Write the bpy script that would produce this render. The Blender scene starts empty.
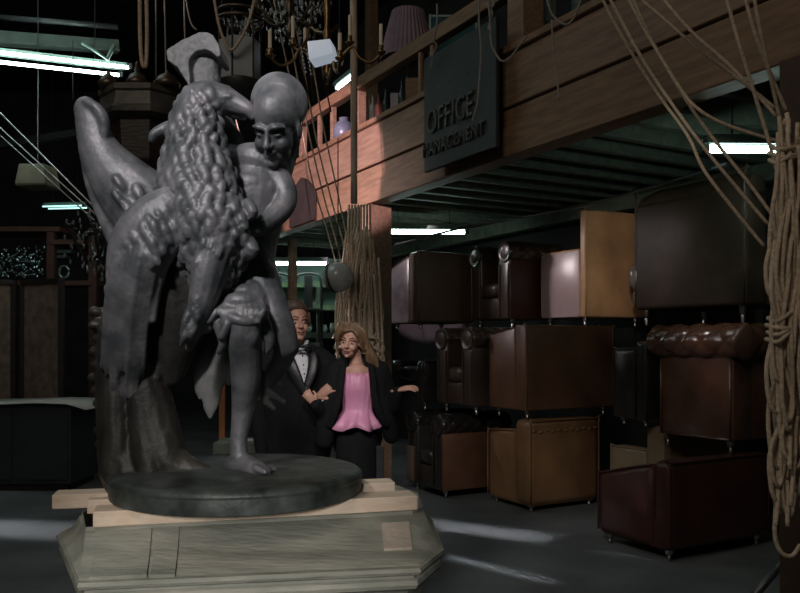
import bpy, bmesh, math, random
from mathutils import Vector, Matrix, Quaternion, noise
random.seed(7)
R = math.radians
SC = bpy.context.scene
COL = SC.collection
F = 800.0          # focal length in pixels (800 x 593 frame)
HZ = 345.0         # horizon row
EYE = 1.5

def at(px, py, Y):
    return Vector(((px-400)/F*Y, Y, EYE+(HZ-py)/F*Y))

# ---------------------------------------------------------------- materials
MATS = {}
def M(name, c1, rough=.6, metal=0., c2=None, scale=6., bump=.15, stretch=(1,1,1), coat=0., detail=5., bscale=None, sharp=(.35,.65), spec=.5, bdist=.02, c3=None):
    if name in MATS: return MATS[name]
    m = bpy.data.materials.new(name); m.use_nodes = True
    nt = m.node_tree; N = nt.nodes; L = nt.links
    b = N['Principled BSDF']
    b.inputs['Roughness'].default_value = rough
    b.inputs['Metallic'].default_value = metal
    b.inputs['Coat Weight'].default_value = coat
    b.inputs['Coat Roughness'].default_value = .25
    b.inputs['Specular IOR Level'].default_value = spec
    if c2 is None: c2 = tuple(x*.72 for x in c1)
    tc = N.new('ShaderNodeTexCoord'); mp = N.new('ShaderNodeMapping')
    mp.inputs['Scale'].default_value = stretch
    L.new(tc.outputs['Object'], mp.inputs['Vector'])
    nz = N.new('ShaderNodeTexNoise'); nz.inputs['Scale'].default_value = scale; nz.inputs['Detail'].default_value = detail
    L.new(mp.outputs['Vector'], nz.inputs['Vector'])
    rp = N.new('ShaderNodeValToRGB')
    rp.color_ramp.elements[0].position = sharp[0]; rp.color_ramp.elements[0].color = (*c2, 1)
    rp.color_ramp.elements[1].position = sharp[1]; rp.color_ramp.elements[1].color = (*c1, 1)
    if c3:
        e = rp.color_ramp.elements.new(min(.98, sharp[1]+.12)); e.color = (*c3, 1)
    L.new(nz.outputs['Fac'], rp.inputs['Fac'])
    L.new(rp.outputs['Color'], b.inputs['Base Color'])
    if bump:
        n2 = N.new('ShaderNodeTexNoise'); n2.inputs['Scale'].default_value = bscale or scale*4; n2.inputs['Detail'].default_value = 4
        L.new(mp.outputs['Vector'], n2.inputs['Vector'])
        bp = N.new('ShaderNodeBump'); bp.inputs['Strength'].default_value = bump; bp.inputs['Distance'].default_value = bdist
        L.new(n2.outputs['Fac'], bp.inputs['Height']); L.new(bp.outputs['Normal'], b.inputs['Normal'])
    MATS[name] = m
    return m
def EM(name, col, strength):
    if name in MATS: return MATS[name]
    m = bpy.data.materials.new(name); m.use_nodes = True
    nt = m.node_tree; nt.nodes.remove(nt.nodes['Principled BSDF'])
    e = nt.nodes.new('ShaderNodeEmission'); e.inputs['Color'].default_value = (*col,1); e.inputs['Strength'].default_value = strength
    nt.links.new(e.outputs[0], nt.nodes['Material Output'].inputs['Surface'])
    MATS[name] = m; return m
def GL(name, col, rough=.05, trans=.9):
    if name in MATS: return MATS[name]
    m = bpy.data.materials.new(name); m.use_nodes = True
    b = m.node_tree.nodes['Principled BSDF']
    b.inputs['Base Color'].default_value = (*col,1); b.inputs['Roughness'].default_value = rough
    b.inputs['Transmission Weight'].default_value = trans
    MATS[name] = m; return m

# ---------------------------------------------------------------- objects
WORLD = False      # True while shapes are given in world coordinates
def pm(o):
    m = o.matrix_basis.copy()
    if o.parent is not None: m = pm(o.parent) @ o.matrix_parent_inverse @ m
    return m
def link(name, me, mat=None, parent=None, smooth=True):
    if mat is not None:
        me.materials.clear()
        for x in (mat if isinstance(mat,(list,tuple)) else [mat]): me.materials.append(x)
    if smooth is True:
        for p in me.polygons: p.use_smooth = True
    o = bpy.data.objects.new(name, me); COL.objects.link(o)
    if parent is not None:
        o.parent = parent
        o.matrix_parent_inverse = pm(parent).inverted() if WORLD else Matrix.Identity(4)
    return o
def obj(name, bm, mat, parent=None, smooth=False, angle=None):
    me = bpy.data.meshes.new(name)
    bmesh.ops.recalc_face_normals(bm, faces=bm.faces[:])
    bm.to_mesh(me); bm.free()
    o = link(name, me, mat, parent, smooth=smooth)
    if angle is not None:
        for p in me.polygons: p.use_smooth = True
        try: me.set_sharp_from_angle(angle=R(angle))
        except Exception: pass
    return o
def empty(name, loc=(0,0,0), rz=0, rot=None):
    o = bpy.data.objects.new(name, None); COL.objects.link(o)
    o.location = loc; o.rotation_euler = rot if rot else (0,0,rz); o.empty_display_size = .1
    return o
def tag(o, label=None, cat=None, group=None, kind=None):
    if label: o['label'] = label
    if cat: o['category'] = cat
    if group: o['group'] = group
    if kind: o['kind'] = kind
    return o
def thing(name, label, cat, loc=(0,0,0), rz=0, group=None, rot=None):
    return tag(empty(name, loc, rz, rot), label, cat, group)
def structure(o): o['kind'] = 'structure'; return o

def copy_tree(o, parent=None):
    c = o.copy(); COL.objects.link(c)
    if parent is not None: c.parent = parent
    for ch in list(o.children): copy_tree(ch, c)
    return c

# ---------------------------------------------------------------- shapes (all add closed shells to a bmesh)
def box(bm, lo, hi, bev=0., mtx=None, seg=2):
    lo = Vector(lo); hi = Vector(hi)
    r = bmesh.ops.create_cube(bm, size=1)
    vs = r['verts']
    for v in vs:
        v.co = Vector((lo[i]+(v.co[i]+.5)*(hi[i]-lo[i]) for i in range(3)))
    if bev:
        es = list({e for v in vs for e in v.link_edges})
        g = bmesh.ops.bevel(bm, geom=es, offset=bev, segments=seg, profile=.5, affect='EDGES')
        vs = list({v for f in g['faces'] for v in f.verts} | {v for v in vs if v.is_valid})
    if mtx is not None: bmesh.ops.transform(bm, matrix=mtx, verts=vs)
    return vs
def catmull(pts, n):
    P = [pts[0]]+list(pts)+[pts[-1]]; out = []
    for i in range(1, len(P)-2):
        p0,p1,p2,p3 = P[i-1],P[i],P[i+1],P[i+2]
        for k in range(n):
            t = k/n
            out.append(.5*((2*p1)+(p2-p0)*t+(2*p0-5*p1+4*p2-p3)*t*t+(3*p1-p0-3*p2+p3)*t**3))
    out.append(pts[-1]); return out
def tube(bm, pts, rad, seg=10, n=5, caps=True, flat=None, closed=False, round_caps=False):
    """swept tube through pts; rad a number or a list; flat=(vector, factor) squeezes the section along vector"""
    pts = [Vector(p) for p in pts]
    rr = [rad]*len(pts) if not isinstance(rad,(list,tuple)) else list(rad)
    pk = [Vector((p.x,p.y,p.z,r)) if False else (p,r) for p,r in zip(pts,rr)]
    if n>1 and len(pts)>1:
        q = catmull(pts, n)
        qr = [v.x for v in catmull([Vector((r,0,0)) for r in rr], n)]
    else: q, qr = pts, rr
    if round_caps:
        d0 = (q[0]-q[1]).normalized(); d1 = (q[-1]-q[-2]).normalized()
        a=[]; ar=[]; b=[]; br=[]
        for k in (1,.86,.5):
            a.append(q[0]+d0*qr[0]*k); ar.append(max(qr[0]*math.sqrt(max(0,1-k*k)), qr[0]*.06))
        for k in (.5,.86,1):
            b.append(q[-1]+d1*qr[-1]*k); br.append(max(qr[-1]*math.sqrt(max(0,1-k*k)), qr[-1]*.06))
        q = a+q+b; qr = ar+qr+br
    m = len(q); rings = []
    T = []
    for i in range(m):
        d = (q[min(i+1,m-1)]-q[max(i-1,0)])
        if d.length < 1e-9: d = Vector((0,0,1))
        T.append(d.normalized())
    up = Vector((0,0,1)) if abs(T[0].z)<.9 else Vector((1,0,0))
    u = T[0].cross(up).normalized()
    for i in range(m):
        if i:
            qd = T[i-1].rotation_difference(T[i]); u = (qd @ u)
            u = (u - T[i]*u.dot(T[i])).normalized()
        v = T[i].cross(u)
        ring = []
        for k in range(seg):
            a = 2*math.pi*k/seg
            off = (u*math.cos(a)+v*math.sin(a))*max(qr[i],1e-5)
            if flat: 
                fv = flat[0].normalized(); off = off - fv*off.dot(fv)*(1-flat[1])
            ring.append(bm.verts.new(q[i]+off))
        rings.append(ring)
    for i in range(m-1):
        for k in range(seg):
            bm.faces.new((rings[i][k],rings[i][(k+1)%seg],rings[i+1][(k+1)%seg],rings[i+1][k]))
    if caps:
        bm.faces.new(rings[0][::-1]); bm.faces.new(rings[-1])
    return rings
def ell(bm, c, r, rot=None, u=14, v=9):
    r = (r,r,r) if not isinstance(r,(tuple,list,Vector)) else r
    mt = Matrix.Translation(Vector(c)) @ (rot.to_4x4() if rot else Matrix.Identity(4)) @ Matrix.Diagonal((*r,1))
    bmesh.ops.create_uvsphere(bm, u_segments=u, v_segments=v, radius=1, matrix=mt)
def lathe(bm, prof, seg=24, center=(0,0,0), a0=0, mtx=None, cap=True):
    c = Vector(center); rings=[]; vs=[]
    for (r,z) in prof:
        ring=[bm.verts.new(c+Vector((max(r,1e-4)*math.cos(a0+2*math.pi*k/seg), max(r,1e-4)*math.sin(a0+2*math.pi*k/seg), z))) for k in range(seg)]
        rings.append(ring); vs+=ring
    for i in range(len(rings)-1):
        for k in range(seg):
            bm.faces.new((rings[i][k],rings[i][(k+1)%seg],rings[i+1][(k+1)%seg],rings[i+1][k]))
    if cap:
        bm.faces.new(rings[0][::-1]); bm.faces.new(rings[-1])
    if mtx is not None: bmesh.ops.transform(bm, matrix=mtx, verts=vs)
    return rings
def prism(bm, poly, vec, bev=0.):
    a=[bm.verts.new(Vector(p)) for p in poly]; b=[bm.verts.new(Vector(p)+Vector(vec)) for p in poly]
    n=len(a); fs=[bm.faces.new(a), bm.faces.new(b[::-1])]
    for i in range(n): fs.append(bm.faces.new((a[i],a[(i+1)%n],b[(i+1)%n],b[i])))
    if bev:
        bmesh.ops.bevel(bm, geom=list({e for f in fs for e in f.edges}), offset=bev, segments=2, profile=.5, affect='EDGES')
def beam(bm, p, q, w, h, bev=0., up=Vector((0,0,1))):
    """box beam from p to q, width w (horizontal), height h; p,q on its centre line"""
    p=Vector(p); q=Vector(q); d=(q-p); L=d.length; d.normalize()
    s=d.cross(up).normalized(); t=s.cross(d).normalized()
    mt=Matrix((( d.x,s.x,t.x,p.x),(d.y,s.y,t.y,p.y),(d.z,s.z,t.z,p.z),(0,0,0,1)))
    return box(bm,(0,-w/2,-h/2),(L,w/2,h/2),bev,mt)

def sculpt(name, bm, voxel, smooth, mat, parent=None, fac=.5, detail=None):
    """fuse overlapping closed shells into one continuous surface"""
    me = bpy.data.meshes.new(name)
    bmesh.ops.recalc_face_normals(bm, faces=bm.faces[:])
    bm.to_mesh(me); bm.free()
    o = bpy.data.objects.new(name+'_src', me); COL.objects.link(o)
    r = o.modifiers.new('r','REMESH'); r.mode='VOXEL'; r.voxel_size=voxel; r.use_smooth_shade=True
    if smooth:
        s = o.modifiers.new('s','SMOOTH'); s.iterations=smooth; s.factor=fac
    dg = bpy.context.evaluated_depsgraph_get()
    m2 = bpy.data.meshes.new_from_object(o.evaluated_get(dg))
    bpy.data.objects.remove(o); bpy.data.meshes.remove(me)
    m2.name = name
    if detail:
        for v in m2.vertices: v.co += v.normal*detail(v.co)
    return link(name, m2, mat, parent)

def HM(c,yaw,pitch=0,roll=0,s=1.): return Matrix.Translation(c)@Matrix.Rotation(R(yaw),4,'Z')@Matrix.Rotation(R(roll),4,'Y')@Matrix.Rotation(R(pitch),4,'X')@Matrix.Scale(s,4)
def he(bm,mt,c,r,u=14,v=10):
    ell(bm,mt@Vector(c),tuple(x*mt.median_scale for x in r),mt.to_3x3().normalized(),u,v)
def ht(bm,mt,pts,rad,seg=8,n=4,flat=None):
    tube(bm,[mt@Vector(p) for p in pts],[x*mt.median_scale for x in rad] if isinstance(rad,(list,tuple)) else rad*mt.median_scale,seg,n,round_caps=True)
def head(bm,mt,fem=False):
    he(bm,mt,(0,.012,.035),(.075,.094,.09),20,14)
    he(bm,mt,(0,-.03,-.03),(.060,.062,.083),18,12)
    j=.043 if fem else .052
    he(bm,mt,(0,-.04,-.082),(j,.05,.034)); he(bm,mt,(0,-.082,-.104),(.018 if fem else .024,.016,.015))
    for s in (-1,1):
        he(bm,mt,(s*.035,-.066,-.042),(.024,.026,.026)); he(bm,mt,(s*.074,.004,-.02),(.009,.02,.032))
        ht(bm,mt,[(s*.010,-.088,.014),(s*.032,-.087,.02),(s*.055,-.066,.013)],[.008,.009,.006])
        he(bm,mt,(s*.011,-.102,-.04),(.008,.009,.007))
    ht(bm,mt,[(0,-.088,.01),(0,-.1,-.015),(0,-.113,-.036)],[.007,.009,.0125])
    he(bm,mt,(0,-.093,-.064),(.022,.01,.006)); he(bm,mt,(0,-.09,-.079),(.018,.01,.006))
# ================================================================ STATUE
WORLD = True
SY = 3.0
def S(px,py,dy=0.): return at(px,py,SY+dy)
def SR(r,dy=0.): return r*(SY+dy)/F
def T_(bm, pts, n=5, seg=12, flat=None):
    tube(bm,[S(a,b,c) for a,b,c,r in pts],[SR(r,c) for a,b,c,r in pts],seg=seg,n=n,flat=flat,round_caps=True)
def E_(bm, px,py,dy,rx,ry=None,rd=None,rot=0.,u=14,v=9):
    """rx,ry,rd radii in px; rot turns it in the picture's vertical plane"""
    ry = rx if ry is None else ry; rd = rx if rd is None else rd
    ell(bm,S(px,py,dy),(SR(rx,dy),SR(rd,dy),SR(ry,dy)),Matrix.Rotation(-R(rot),3,'Y'),u,v)

bronze = M('patinated_bronze',(.225,.225,.24),rough=.5,metal=.3,c2=(.082,.094,.10),scale=10,bump=.28,bscale=48,bdist=.008,c3=(.33,.295,.31),spec=.4)
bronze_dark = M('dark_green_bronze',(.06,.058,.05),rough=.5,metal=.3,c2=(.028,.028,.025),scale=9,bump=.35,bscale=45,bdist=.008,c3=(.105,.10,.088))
bronze_base = M('verdigris_bronze',(.095,.11,.104),rough=.5,metal=.25,c2=(.03,.038,.036),scale=11,bump=.4,bscale=40,bdist=.006,c3=(.13,.165,.155))

PLC = Vector((-.606,3.0,.95))
statue = thing('bronze_statue','large grey bronze statue of an eagle and a bald youth on a round plinth','statue',PLC)

# plinth
bm=bmesh.new()
lathe(bm,[(.1,0),(.450,0),(.458,.004),(.462,.03),(.461,.056),(.465,.060),(.466,.066),(.462,.074),(.452,.081),(.435,.086),(.3,.094),(.1,.1)],72,PLC)
def lump(co): return .006*noise.noise(co*7)+.003*noise.noise(co*22)
plinth=obj('plinth',bm,bronze_base,statue,angle=40)
tag(plinth,'round dark green bronze plinth')

# ---- tree stump the eagle perches on
bm=bmesh.new()
T_(bm,[(134,470,.02,34),(130,440,.03,32),(127,400,.05,30),(128,350,.08,30),(138,290,.11,28),(150,240,.12,22)])
T_(bm,[(138,370,-.02,20),(150,400,-.02,22),(158,435,-.03,24),(172,462,-.04,19),(200,470,-.05,9),(216,474,-.06,4)])
T_(bm,[(112,472,-.06,13),(118,440,-.05,16),(116,390,-.02,16),(115,330,.02,16)])
T_(bm,[(150,475,-.09,11),(146,450,-.08,14),(140,400,-.06,12),(138,350,-.03,10)])
T_(bm,[(170,370,-.02,18),(176,325,-.06,27),(178,285,-.08,28),(184,245,-.08,24)],flat=(Vector((0,1,0)),.55))
rs=random.Random(3)
for k in range(11):
    y=312+k*13.2
    E_(bm,98+rs.uniform(-2,3)+(4 if k>7 else 0),y,.05+rs.uniform(-.02,.02),9,5.5,10,rot=rs.uniform(-25,10))
    E_(bm,107+rs.uniform(-2,3),y+6,-.02,7,5,8,rot=rs.uniform(-25,25))
for k in range(40):
    a=rs.uniform(105,160); y=rs.uniform(320,470)
    T_(bm,[(a,y,-.05-.0*rs.random(),4),(a+rs.uniform(-4,4),y+rs.uniform(14,30),-.06,3)],n=2,seg=6)
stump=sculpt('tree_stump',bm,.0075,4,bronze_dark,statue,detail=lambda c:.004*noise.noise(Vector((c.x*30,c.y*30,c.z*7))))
tag(stump,'dark knobbly bronze tree stump')

# ---- the eagle
rs=random.Random(11)
bm=bmesh.new()
T_(bm,[(212,300,.0,18),(208,262,-.02,36),(203,220,-.04,44),(198,180,-.05,38),(196,145,-.05,29),(196,118,-.05,24),(203,101,-.05,20),(222,100,-.06,16)],seg=16)
T_(bm,[(222,99,-.06,15),(236,104,-.07,11),(247,110,-.08,8),(252,117,-.08,3.5)])          # head and hooked beak
T_(bm,[(233,112,-.05,7),(243,116,-.06,4.5)])                                               # lower beak
E_(bm,229,97,-.1,5,3.5,5)
T_(bm,[(178,126,-.03,8),(166,129,-.04,7),(155,134,-.05,5.5),(152,139,-.05,4)])             # stray crest plume
# feathers as overlapping drops all over the neck and chest
def nk(py):     # neck/chest axis and half width by row
    t=[(92,203,18),(118,196,25),(145,196,30),(180,198,39),(220,203,45),(262,208,37),(300,212,18)]
    for (a,b) in zip(t,t[1:]):
        if a[0]<=py<=b[0]:
            s=(py-a[0])/(b[0]-a[0]); return a[1]+(b[1]-a[1])*s, a[2]+(b[2]-a[2])*s
    return 205,20
row=0; y=94
while y<292:
    cx,hw=nk(y); cnt=max(5,int(hw/4.2)); row+=1
    for k in range(cnt):
        th=-1.35+2.7*(k+.5*(row%2)+rs.uniform(-.2,.2))/cnt
        x=cx+hw*math.sin(th); dy=-.052-SR(hw)*1.03*math.cos(th)
        big=1 if y<150 else 1.25
        w=rs.uniform(4.2,6.2)*big; L=rs.uniform(6,9.5)*big
        E_(bm,x,y+rs.uniform(-2,2),dy,w,L,4.2,rot=rs.uniform(-28,28)+math.sin(th)*12,u=9,v=6)
    y+=7.5 if y<150 else 9
# shaggy leg feathers and talons
T_(bm,[(222,225,-.14,20),(212,262,-.17,19),(203,300,-.18,15),(195,328,-.17,10),(189,348,-.16,4)])
for k in range(26):
    t=k/26; x=218-30*t+rs.uniform(-12,12)*(1-t*.5); y=235+95*t
    T_(bm,[(x,y,-.21+.02*rs.random(),5),(x-4,y+10,-.22,4.5),(x-8,y+20,-.2,2)],n=3,seg=7)
for k in range(26):      # curly ruff across the breast
    x=rs.uniform(176,250); y=rs.uniform(196,250)
    T_(bm,[(x,y,-.19+.0012*abs(x-210),6),(x+rs.uniform(-6,6),y+9,-.21+.0012*abs(x-210),6),(x+rs.uniform(-10,10),y+17,-.19+.0012*abs(x-210),3)],n=3,seg=8)
T_(bm,[(215,290,-.1,10),(222,310,-.13,8),(214,322,-.16,6),(206,330,-.16,4)])
eagle=sculpt('eagle',bm,.0052,2,bronze,statue)
# raised wing (seen on its smooth leading side)
bm=bmesh.new()
T_(bm,[(86,108,.03,12),(90,117,.03,15.5),(94,134,.03,17),(103,156,.04,22),(120,180,.05,30),(142,204,.06,36),(165,227,.05,35),(185,240,.02,24)],seg=18,flat=(Vector((0,1,0)),.72))
T_(bm,[(86,101,.0,4),(97,108,-.01,5.5),(104,120,-.005,6),(105,134,.0,5)])
T_(bm,[(80,108,.06,7),(82,125,.06,7),(87,150,.06,9),(98,185,.07,13),(112,225,.07,12),(118,250,.07,8)],flat=(Vector((0,1,0)),.4))
for k in range(12):
    a=rs.uniform(.3,1); x=100+60*a+rs.uniform(-8,16); y=168+50*a+rs.uniform(-14,16)
    T_(bm,[(x,y,-.028-.03*a,4),(x+5,y+7,-.032-.03*a,4),(x+9,y+14,-.026-.03*a,2)],n=3,seg=8)
wing=sculpt('wing',bm,.006,8,bronze,eagle)
tag(wing,'smooth raised wing')
# tucked wing hanging in front of the stump
bm=bmesh.new()
T_(bm,[(188,204,-.12,15),(172,206,-.15,21),(152,224,-.15,28),(138,250,-.13,30),(131,285,-.12,25),(128,325,-.1,20),(127,360,-.07,17),(124,400,-.03,13),(122,425,.0,8)],seg=16,flat=(Vector((0,1,0)),.7))
T_(bm,[(190,206,-.14,9),(188,222,-.16,11),(176,240,-.17,10),(163,262,-.17,8),(156,290,-.16,6),(153,320,-.15,4)])
for k in range(9):       # long quills
    x0=158-k*5.2; x1=152-k*5.0
    T_(bm,[(x0,238+k*3,-.225+.007*abs(k-3),4),(x0-5,275,-.222+.008*abs(k-3),4.2),(x1-6,320,-.18+.008*abs(k-3),3.8),(x1-9,365,-.135+.008*abs(k-3),3.2),(x1-11,400-k*2+rs.uniform(-24,14),-.085+.008*abs(k-3),1.8)],n=4,seg=8)
for r_ in range(6):      # coverts
    for k in range(9-r_//2):
        x=183-k*8-r_*5+rs.uniform(-2,2); y=205+k*2+r_*11+k*k*.55
        E_(bm,x,y,-.222+.0016*abs(152-x)-.012*(y>225)*(y<262),5,8.5,4.5,rot=20+rs.uniform(-15,15),u=9,v=6)
wing2=sculpt('wing',bm,.006,2,bronze,eagle)
tag(wing2,'lowered wing with long folded quills')
# fanned tail behind the youth's leg
tailm=M('pale_bronze_feathers',(.20,.205,.20),rough=.6,metal=.2,c2=(.13,.14,.135),scale=14,bump=.3,bscale=50,bdist=.006)
bm=bmesh.new()
for i,(a,b,c,d,r) in enumerate(((226,322,210,416,9),(218,322,200,398,8),(234,325,219,390,9),(242,330,229,384,8),(212,318,197,372,7),(205,315,196,345,6),(248,330,240,382,8),(254,332,250,376,8),(230,330,210,400,9))):
    T_(bm,[(a,b,.06+.008*i,r*.8),((a+c)/2-2,(b+d)/2,.045+.008*i,r*1.15),(c+1,d-14,.03+.008*i,r),(c,d,.025+.008*i,r*.35)],n=4,seg=10,flat=(Vector((0,1,0)),.35))
for i,(a,b,c,d,r) in enumerate(((262,374,282,384,5),(258,384,284,402,6),(258,394,274,408,6))):
    T_(bm,[(a-14,b-12,.12,r),(a,b,.1,r),(c,d,.08,r*.5)],n=3,seg=8,flat=(Vector((0,1,0)),.4))
tail=sculpt('tail_fan',bm,.0055,2,tailm,eagle)

# ---- the youth
bm=bmesh.new()
E_(bm,279.5,103,.02,28.5,29.5,33,u=28,v=18)
E_(bm,278.5,112,-.005,26,22,29,u=24,v=14)
YH=HM(S(277,124,-.03),-13,34,5,1.12)
head(bm,YH)
for s_ in (-1,1): he(bm,YH,(s_*.03,-.078,-.008),(.014,.012,.008))
T_(bm,[(286,138,.09,15),(280,156,.1,17),(268,178,.08,23)])
T_(bm,[(256,168,.06,24),(256,192,.06,33),(250,225,.07,31),(246,258,.06,29),(248,290,.05,31)],seg=18)
T_(bm,[(240,160,.04,15),(256,160,.02,18),(270,168,.03,17)])
E_(bm,250,184,-.03,17,13,10); E_(bm,268,188,-.01,12,11,10)
# near arm folded across the chest
T_(bm,[(268,168,.03,16),(280,182,.02,13.5),(286,198,-.0,12),(281,211,-.03,11)],seg=14)
T_(bm,[(281,211,-.03,11),(268,222,-.07,11),(252,228,-.1,9.5),(238,226,-.12,7),(230,224,-.13,7)],seg=12)
for k in range(4): T_(bm,[(234,220+k*4,-.13,3.6),(224,221+k*4.4,-.145,3.2),(217,225+k*4,-.15,2.6)],n=3,seg=7)
# far arm going up behind the eagle's neck
T_(bm,[(240,160,.06,13),(228,134,.11,11.5),(216,112,.1,10.5),(208,94,.07,10),(205,84,.05,9)])
# standing leg
T_(bm,[(250,290,.03,27),(249,304,-.06,23),(244,318,-.13,20),(243,330,-.14,19)],seg=16)
T_(bm,[(244,322,-.14,19.5),(244,340,-.14,18),(246,358,-.125,16.5),(246,382,-.11,15),(243,410,-.1,11.5),(239,438,-.1,8.8),(239,456,-.1,9.5)],seg=16)
E_(bm,248,338,-.175,11,12,8)
T_(bm,[(236,463,-.08,10.5),(246,464,-.12,10),(258,468.5,-.16,8),(266,471,-.18,5.5)],seg=12)
for k in range(5): T_(bm,[(256+k*3.2,468+(.8-abs(k-1))*.6,-.19+.016*k,4.2-.35*k),(265+k*2.6,472-k*.7,-.215+.022*k,3.1-.25*k)],n=2,seg=7)
E_(bm,232,464,-.05,8,8,9)
# raised leg: thigh coming down to the right, shin tucked behind
T_(bm,[(247,252,.03,19),(258,272,.0,18.5),(268,300,-.03,18),(280,330,-.05,16),(287,347,-.05,12.5)],seg=16)
T_(bm,[(286,348,-.05,12),(281,362,.02,10.5),(270,378,.1,9),(258,392,.17,7),(248,400,.2,6)],seg=12)
youth=sculpt('youth',bm,.0048,6,bronze,statue)
tag(youth,'bald bronze youth with bowed head')
# cloth round his hips
bm=bmesh.new()
T_(bm,[(208,318,-.06,8),(222,306,-.12,9),(240,302,-.15,10),(258,306,-.12,9),(268,316,-.04,8)])
T_(bm,[(214,308,-.1,7),(232,318,-.19,6),(250,322,-.185,6),(264,314,-.12,6)])
T_(bm,[(214,312,-.12,7),(220,326,-.17,7),(223,342,-.18,5),(219,352,-.17,3)])
T_(bm,[(226,306,-.16,5),(228,322,-.19,5.5),(222,336,-.2,5)])
T_(bm,[(258,308,-.1,7),(264,324,-.12,8),(270,342,-.12,6),(266,352,-.12,3)])
T_(bm,[(225,298,-.08,9),(246,294,-.1,11),(262,300,-.06,9)])
for k in range(9):
    x=212+k*6; T_(bm,[(x,300,-.13,3.5),(x+4,311,-.185,3.5),(x+rs.uniform(-4,8),322,-.19,2.5)],n=3,seg=7)
cloth=sculpt('loincloth',bm,.0052,2,bronze,statue)
# peaked hood held up above the eagle
hood_m=M('speckled_stone_grey',(.22,.225,.23),rough=.75,c2=(.14,.145,.15),scale=60,bump=.3,bscale=80,bdist=.004)
bm=bmesh.new()
poly=[(166,50),(180,40.5),(199,31.5),(207,31.5),(213,35),(219,45),(221,56),(217,57),(212,52),(205,49.5),(197,51),(191,56),(188.5,63),(190,74),(191,92),(186,81),(177,67),(167,60)]
prism(bm,[S(a,b,-.07) for a,b in poly],(0,.16,0))
T_(bm,[(205,92,.02,15),(204.5,80,.02,16),(204.5,66,.02,17)],seg=16); E_(bm,204.5,64,.02,16.5,13,16,u=20,v=12)
hood=sculpt('peaked_hood',bm,.005,3,hood_m,statue,detail=lambda c:.0012*noise.noise(c*60))
# ================================================================ PEDESTAL AND BOARDS
ped_m=M('weathered_green_paint',(.43,.43,.365),rough=.75,c2=(.25,.265,.22),scale=4,bump=.5,bscale=22,stretch=(.8,2.2,3.5),bdist=.01,c3=(.47,.41,.345))
pine=M('raw_pine',(.85,.70,.55),rough=.7,c2=(.74,.58,.43),scale=5,stretch=(1.2,9,9),bump=.15)
PC=Vector((-.57,3.02,0))
ring0=[(-1.27,2.96),(-.946,2.35),(.063,2.51),(.15,2.74),(.13,3.25),(0,3.62),(-.95,3.62),(-1.27,3.35)]
top0=[(-1.15,2.90),(-1.045,2.66),(.045,2.925),(.085,3.0),(.07,3.28),(-.04,3.5),(-.93,3.5),(-1.16,3.3)]
def ring(s,z):
    if s<0:      # negative: a share of the way from the top slab's edge to the rim
        f=-s-1; return [PC+Vector((a+(c-a)*f-PC.x,b+(d-b)*f-PC.y,z)) for (a,b),(c,d) in zip(top0,ring0)]
    return [PC+Vector(((x-PC.x)*s,(y-PC.y)*s,z)) for x,y in ring0]
def loft(bm,prof):
    rs_=[[bm.verts.new(p) for p in ring(s,z)] for s,z in prof]
    n=len(ring0)
    for a,b in zip(rs_,rs_[1:]):
        for k in range(n): bm.faces.new((a[k],a[(k+1)%n],b[(k+1)%n],b[k]))
    bm.faces.new(rs_[0]); bm.faces.new(rs_[-1][::-1])
pedestal=thing('pedestal','broad weathered pale green pedestal under the bronze statue','pedestal',PC)
bm=bmesh.new()
loft(bm,[(.7,.70),(-1,.70),(-1,.895),(-1.02,.895),(-1.05,.884),(-1.12,.880),(-1.16,.872),(-1.3,.850),(-1.5,.828),(-1.72,.812),(-1.88,.805),(-1.92,.799),(-1.95,.802),(1.0,.80),(1.004,.788),(.995,.778),(.97,.772),(.97,.764),(.985,.758),(.99,.745),(.98,.732),(.95,.724),(.93,.705),(.93,.70)])
corn=obj('cornice',bm,ped_m,pedestal,angle=35)
bm=bmesh.new(); loft(bm,[(.9,.12),(.88,.2),(.88,.60),(.9,.66),(.91,.70)]); obj('shaft',bm,ped_m,pedestal,angle=35)
bm=bmesh.new(); loft(bm,[(1.04,0),(1.04,.07),(.99,.09),(.97,.12)]); obj('base',bm,ped_m,pedestal,angle=35)
# flaked corner plate and the loose facing strips on the sloping top
plate_m=M('flaked_plaster',(.60,.50,.43),rough=.8,c2=(.48,.43,.35),scale=12,bump=.3)
def onslope(u,s):   # u 0..1 along the front edge P2-P3, s scale
    prof=[(0,.895),(.05,.884),(.12,.88),(.16,.872),(.3,.85),(.5,.828),(.72,.812),(.88,.805),(1,.8)]
    for (s0,z0),(s1,z1) in zip(prof,prof[1:]):
        if s0<=s<=s1: z=z0+(z1-z0)*(s-s0)/(s1-s0); break
    a=Vector(ring0[1]).lerp(Vector(ring0[2]),u); b=Vector(top0[1]).lerp(Vector(top0[2]),u); p=b.lerp(a,s)
    return Vector((p.x,p.y,z))
def slope_patch(name,us,ss,m):
    bm=bmesh.new(); N_=7
    top=[[bm.verts.new(onslope(us[0]+(us[1]-us[0])*i/N_,ss[0]+(ss[1]-ss[0])*j/N_)+Vector((0,-.004,.009))) for j in range(N_+1)] for i in range(N_+1)]
    bot=[[bm.verts.new(top[i][j].co-Vector((0,-.004,.02))) for j in range(N_+1)] for i in range(N_+1)]
    for i in range(N_):
        for j in range(N_):
            bm.faces.new((top[i][j],top[i+1][j],top[i+1][j+1],top[i][j+1])); bm.faces.new((bot[i][j],bot[i][j+1],bot[i+1][j+1],bot[i+1][j]))
    for i in range(N_):
        bm.faces.new((top[i][0],bot[i][0],bot[i+1][0],top[i+1][0])); bm.faces.new((top[i][N_],top[i+1][N_],bot[i+1][N_],bot[i][N_]))
        bm.faces.new((top[0][i],top[0][i+1],bot[0][i+1],bot[0][i])); bm.faces.new((top[N_][i],bot[N_][i],bot[N_][i+1],top[N_][i+1]))
    return obj(name,bm,m,pedestal,angle=40)
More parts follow.
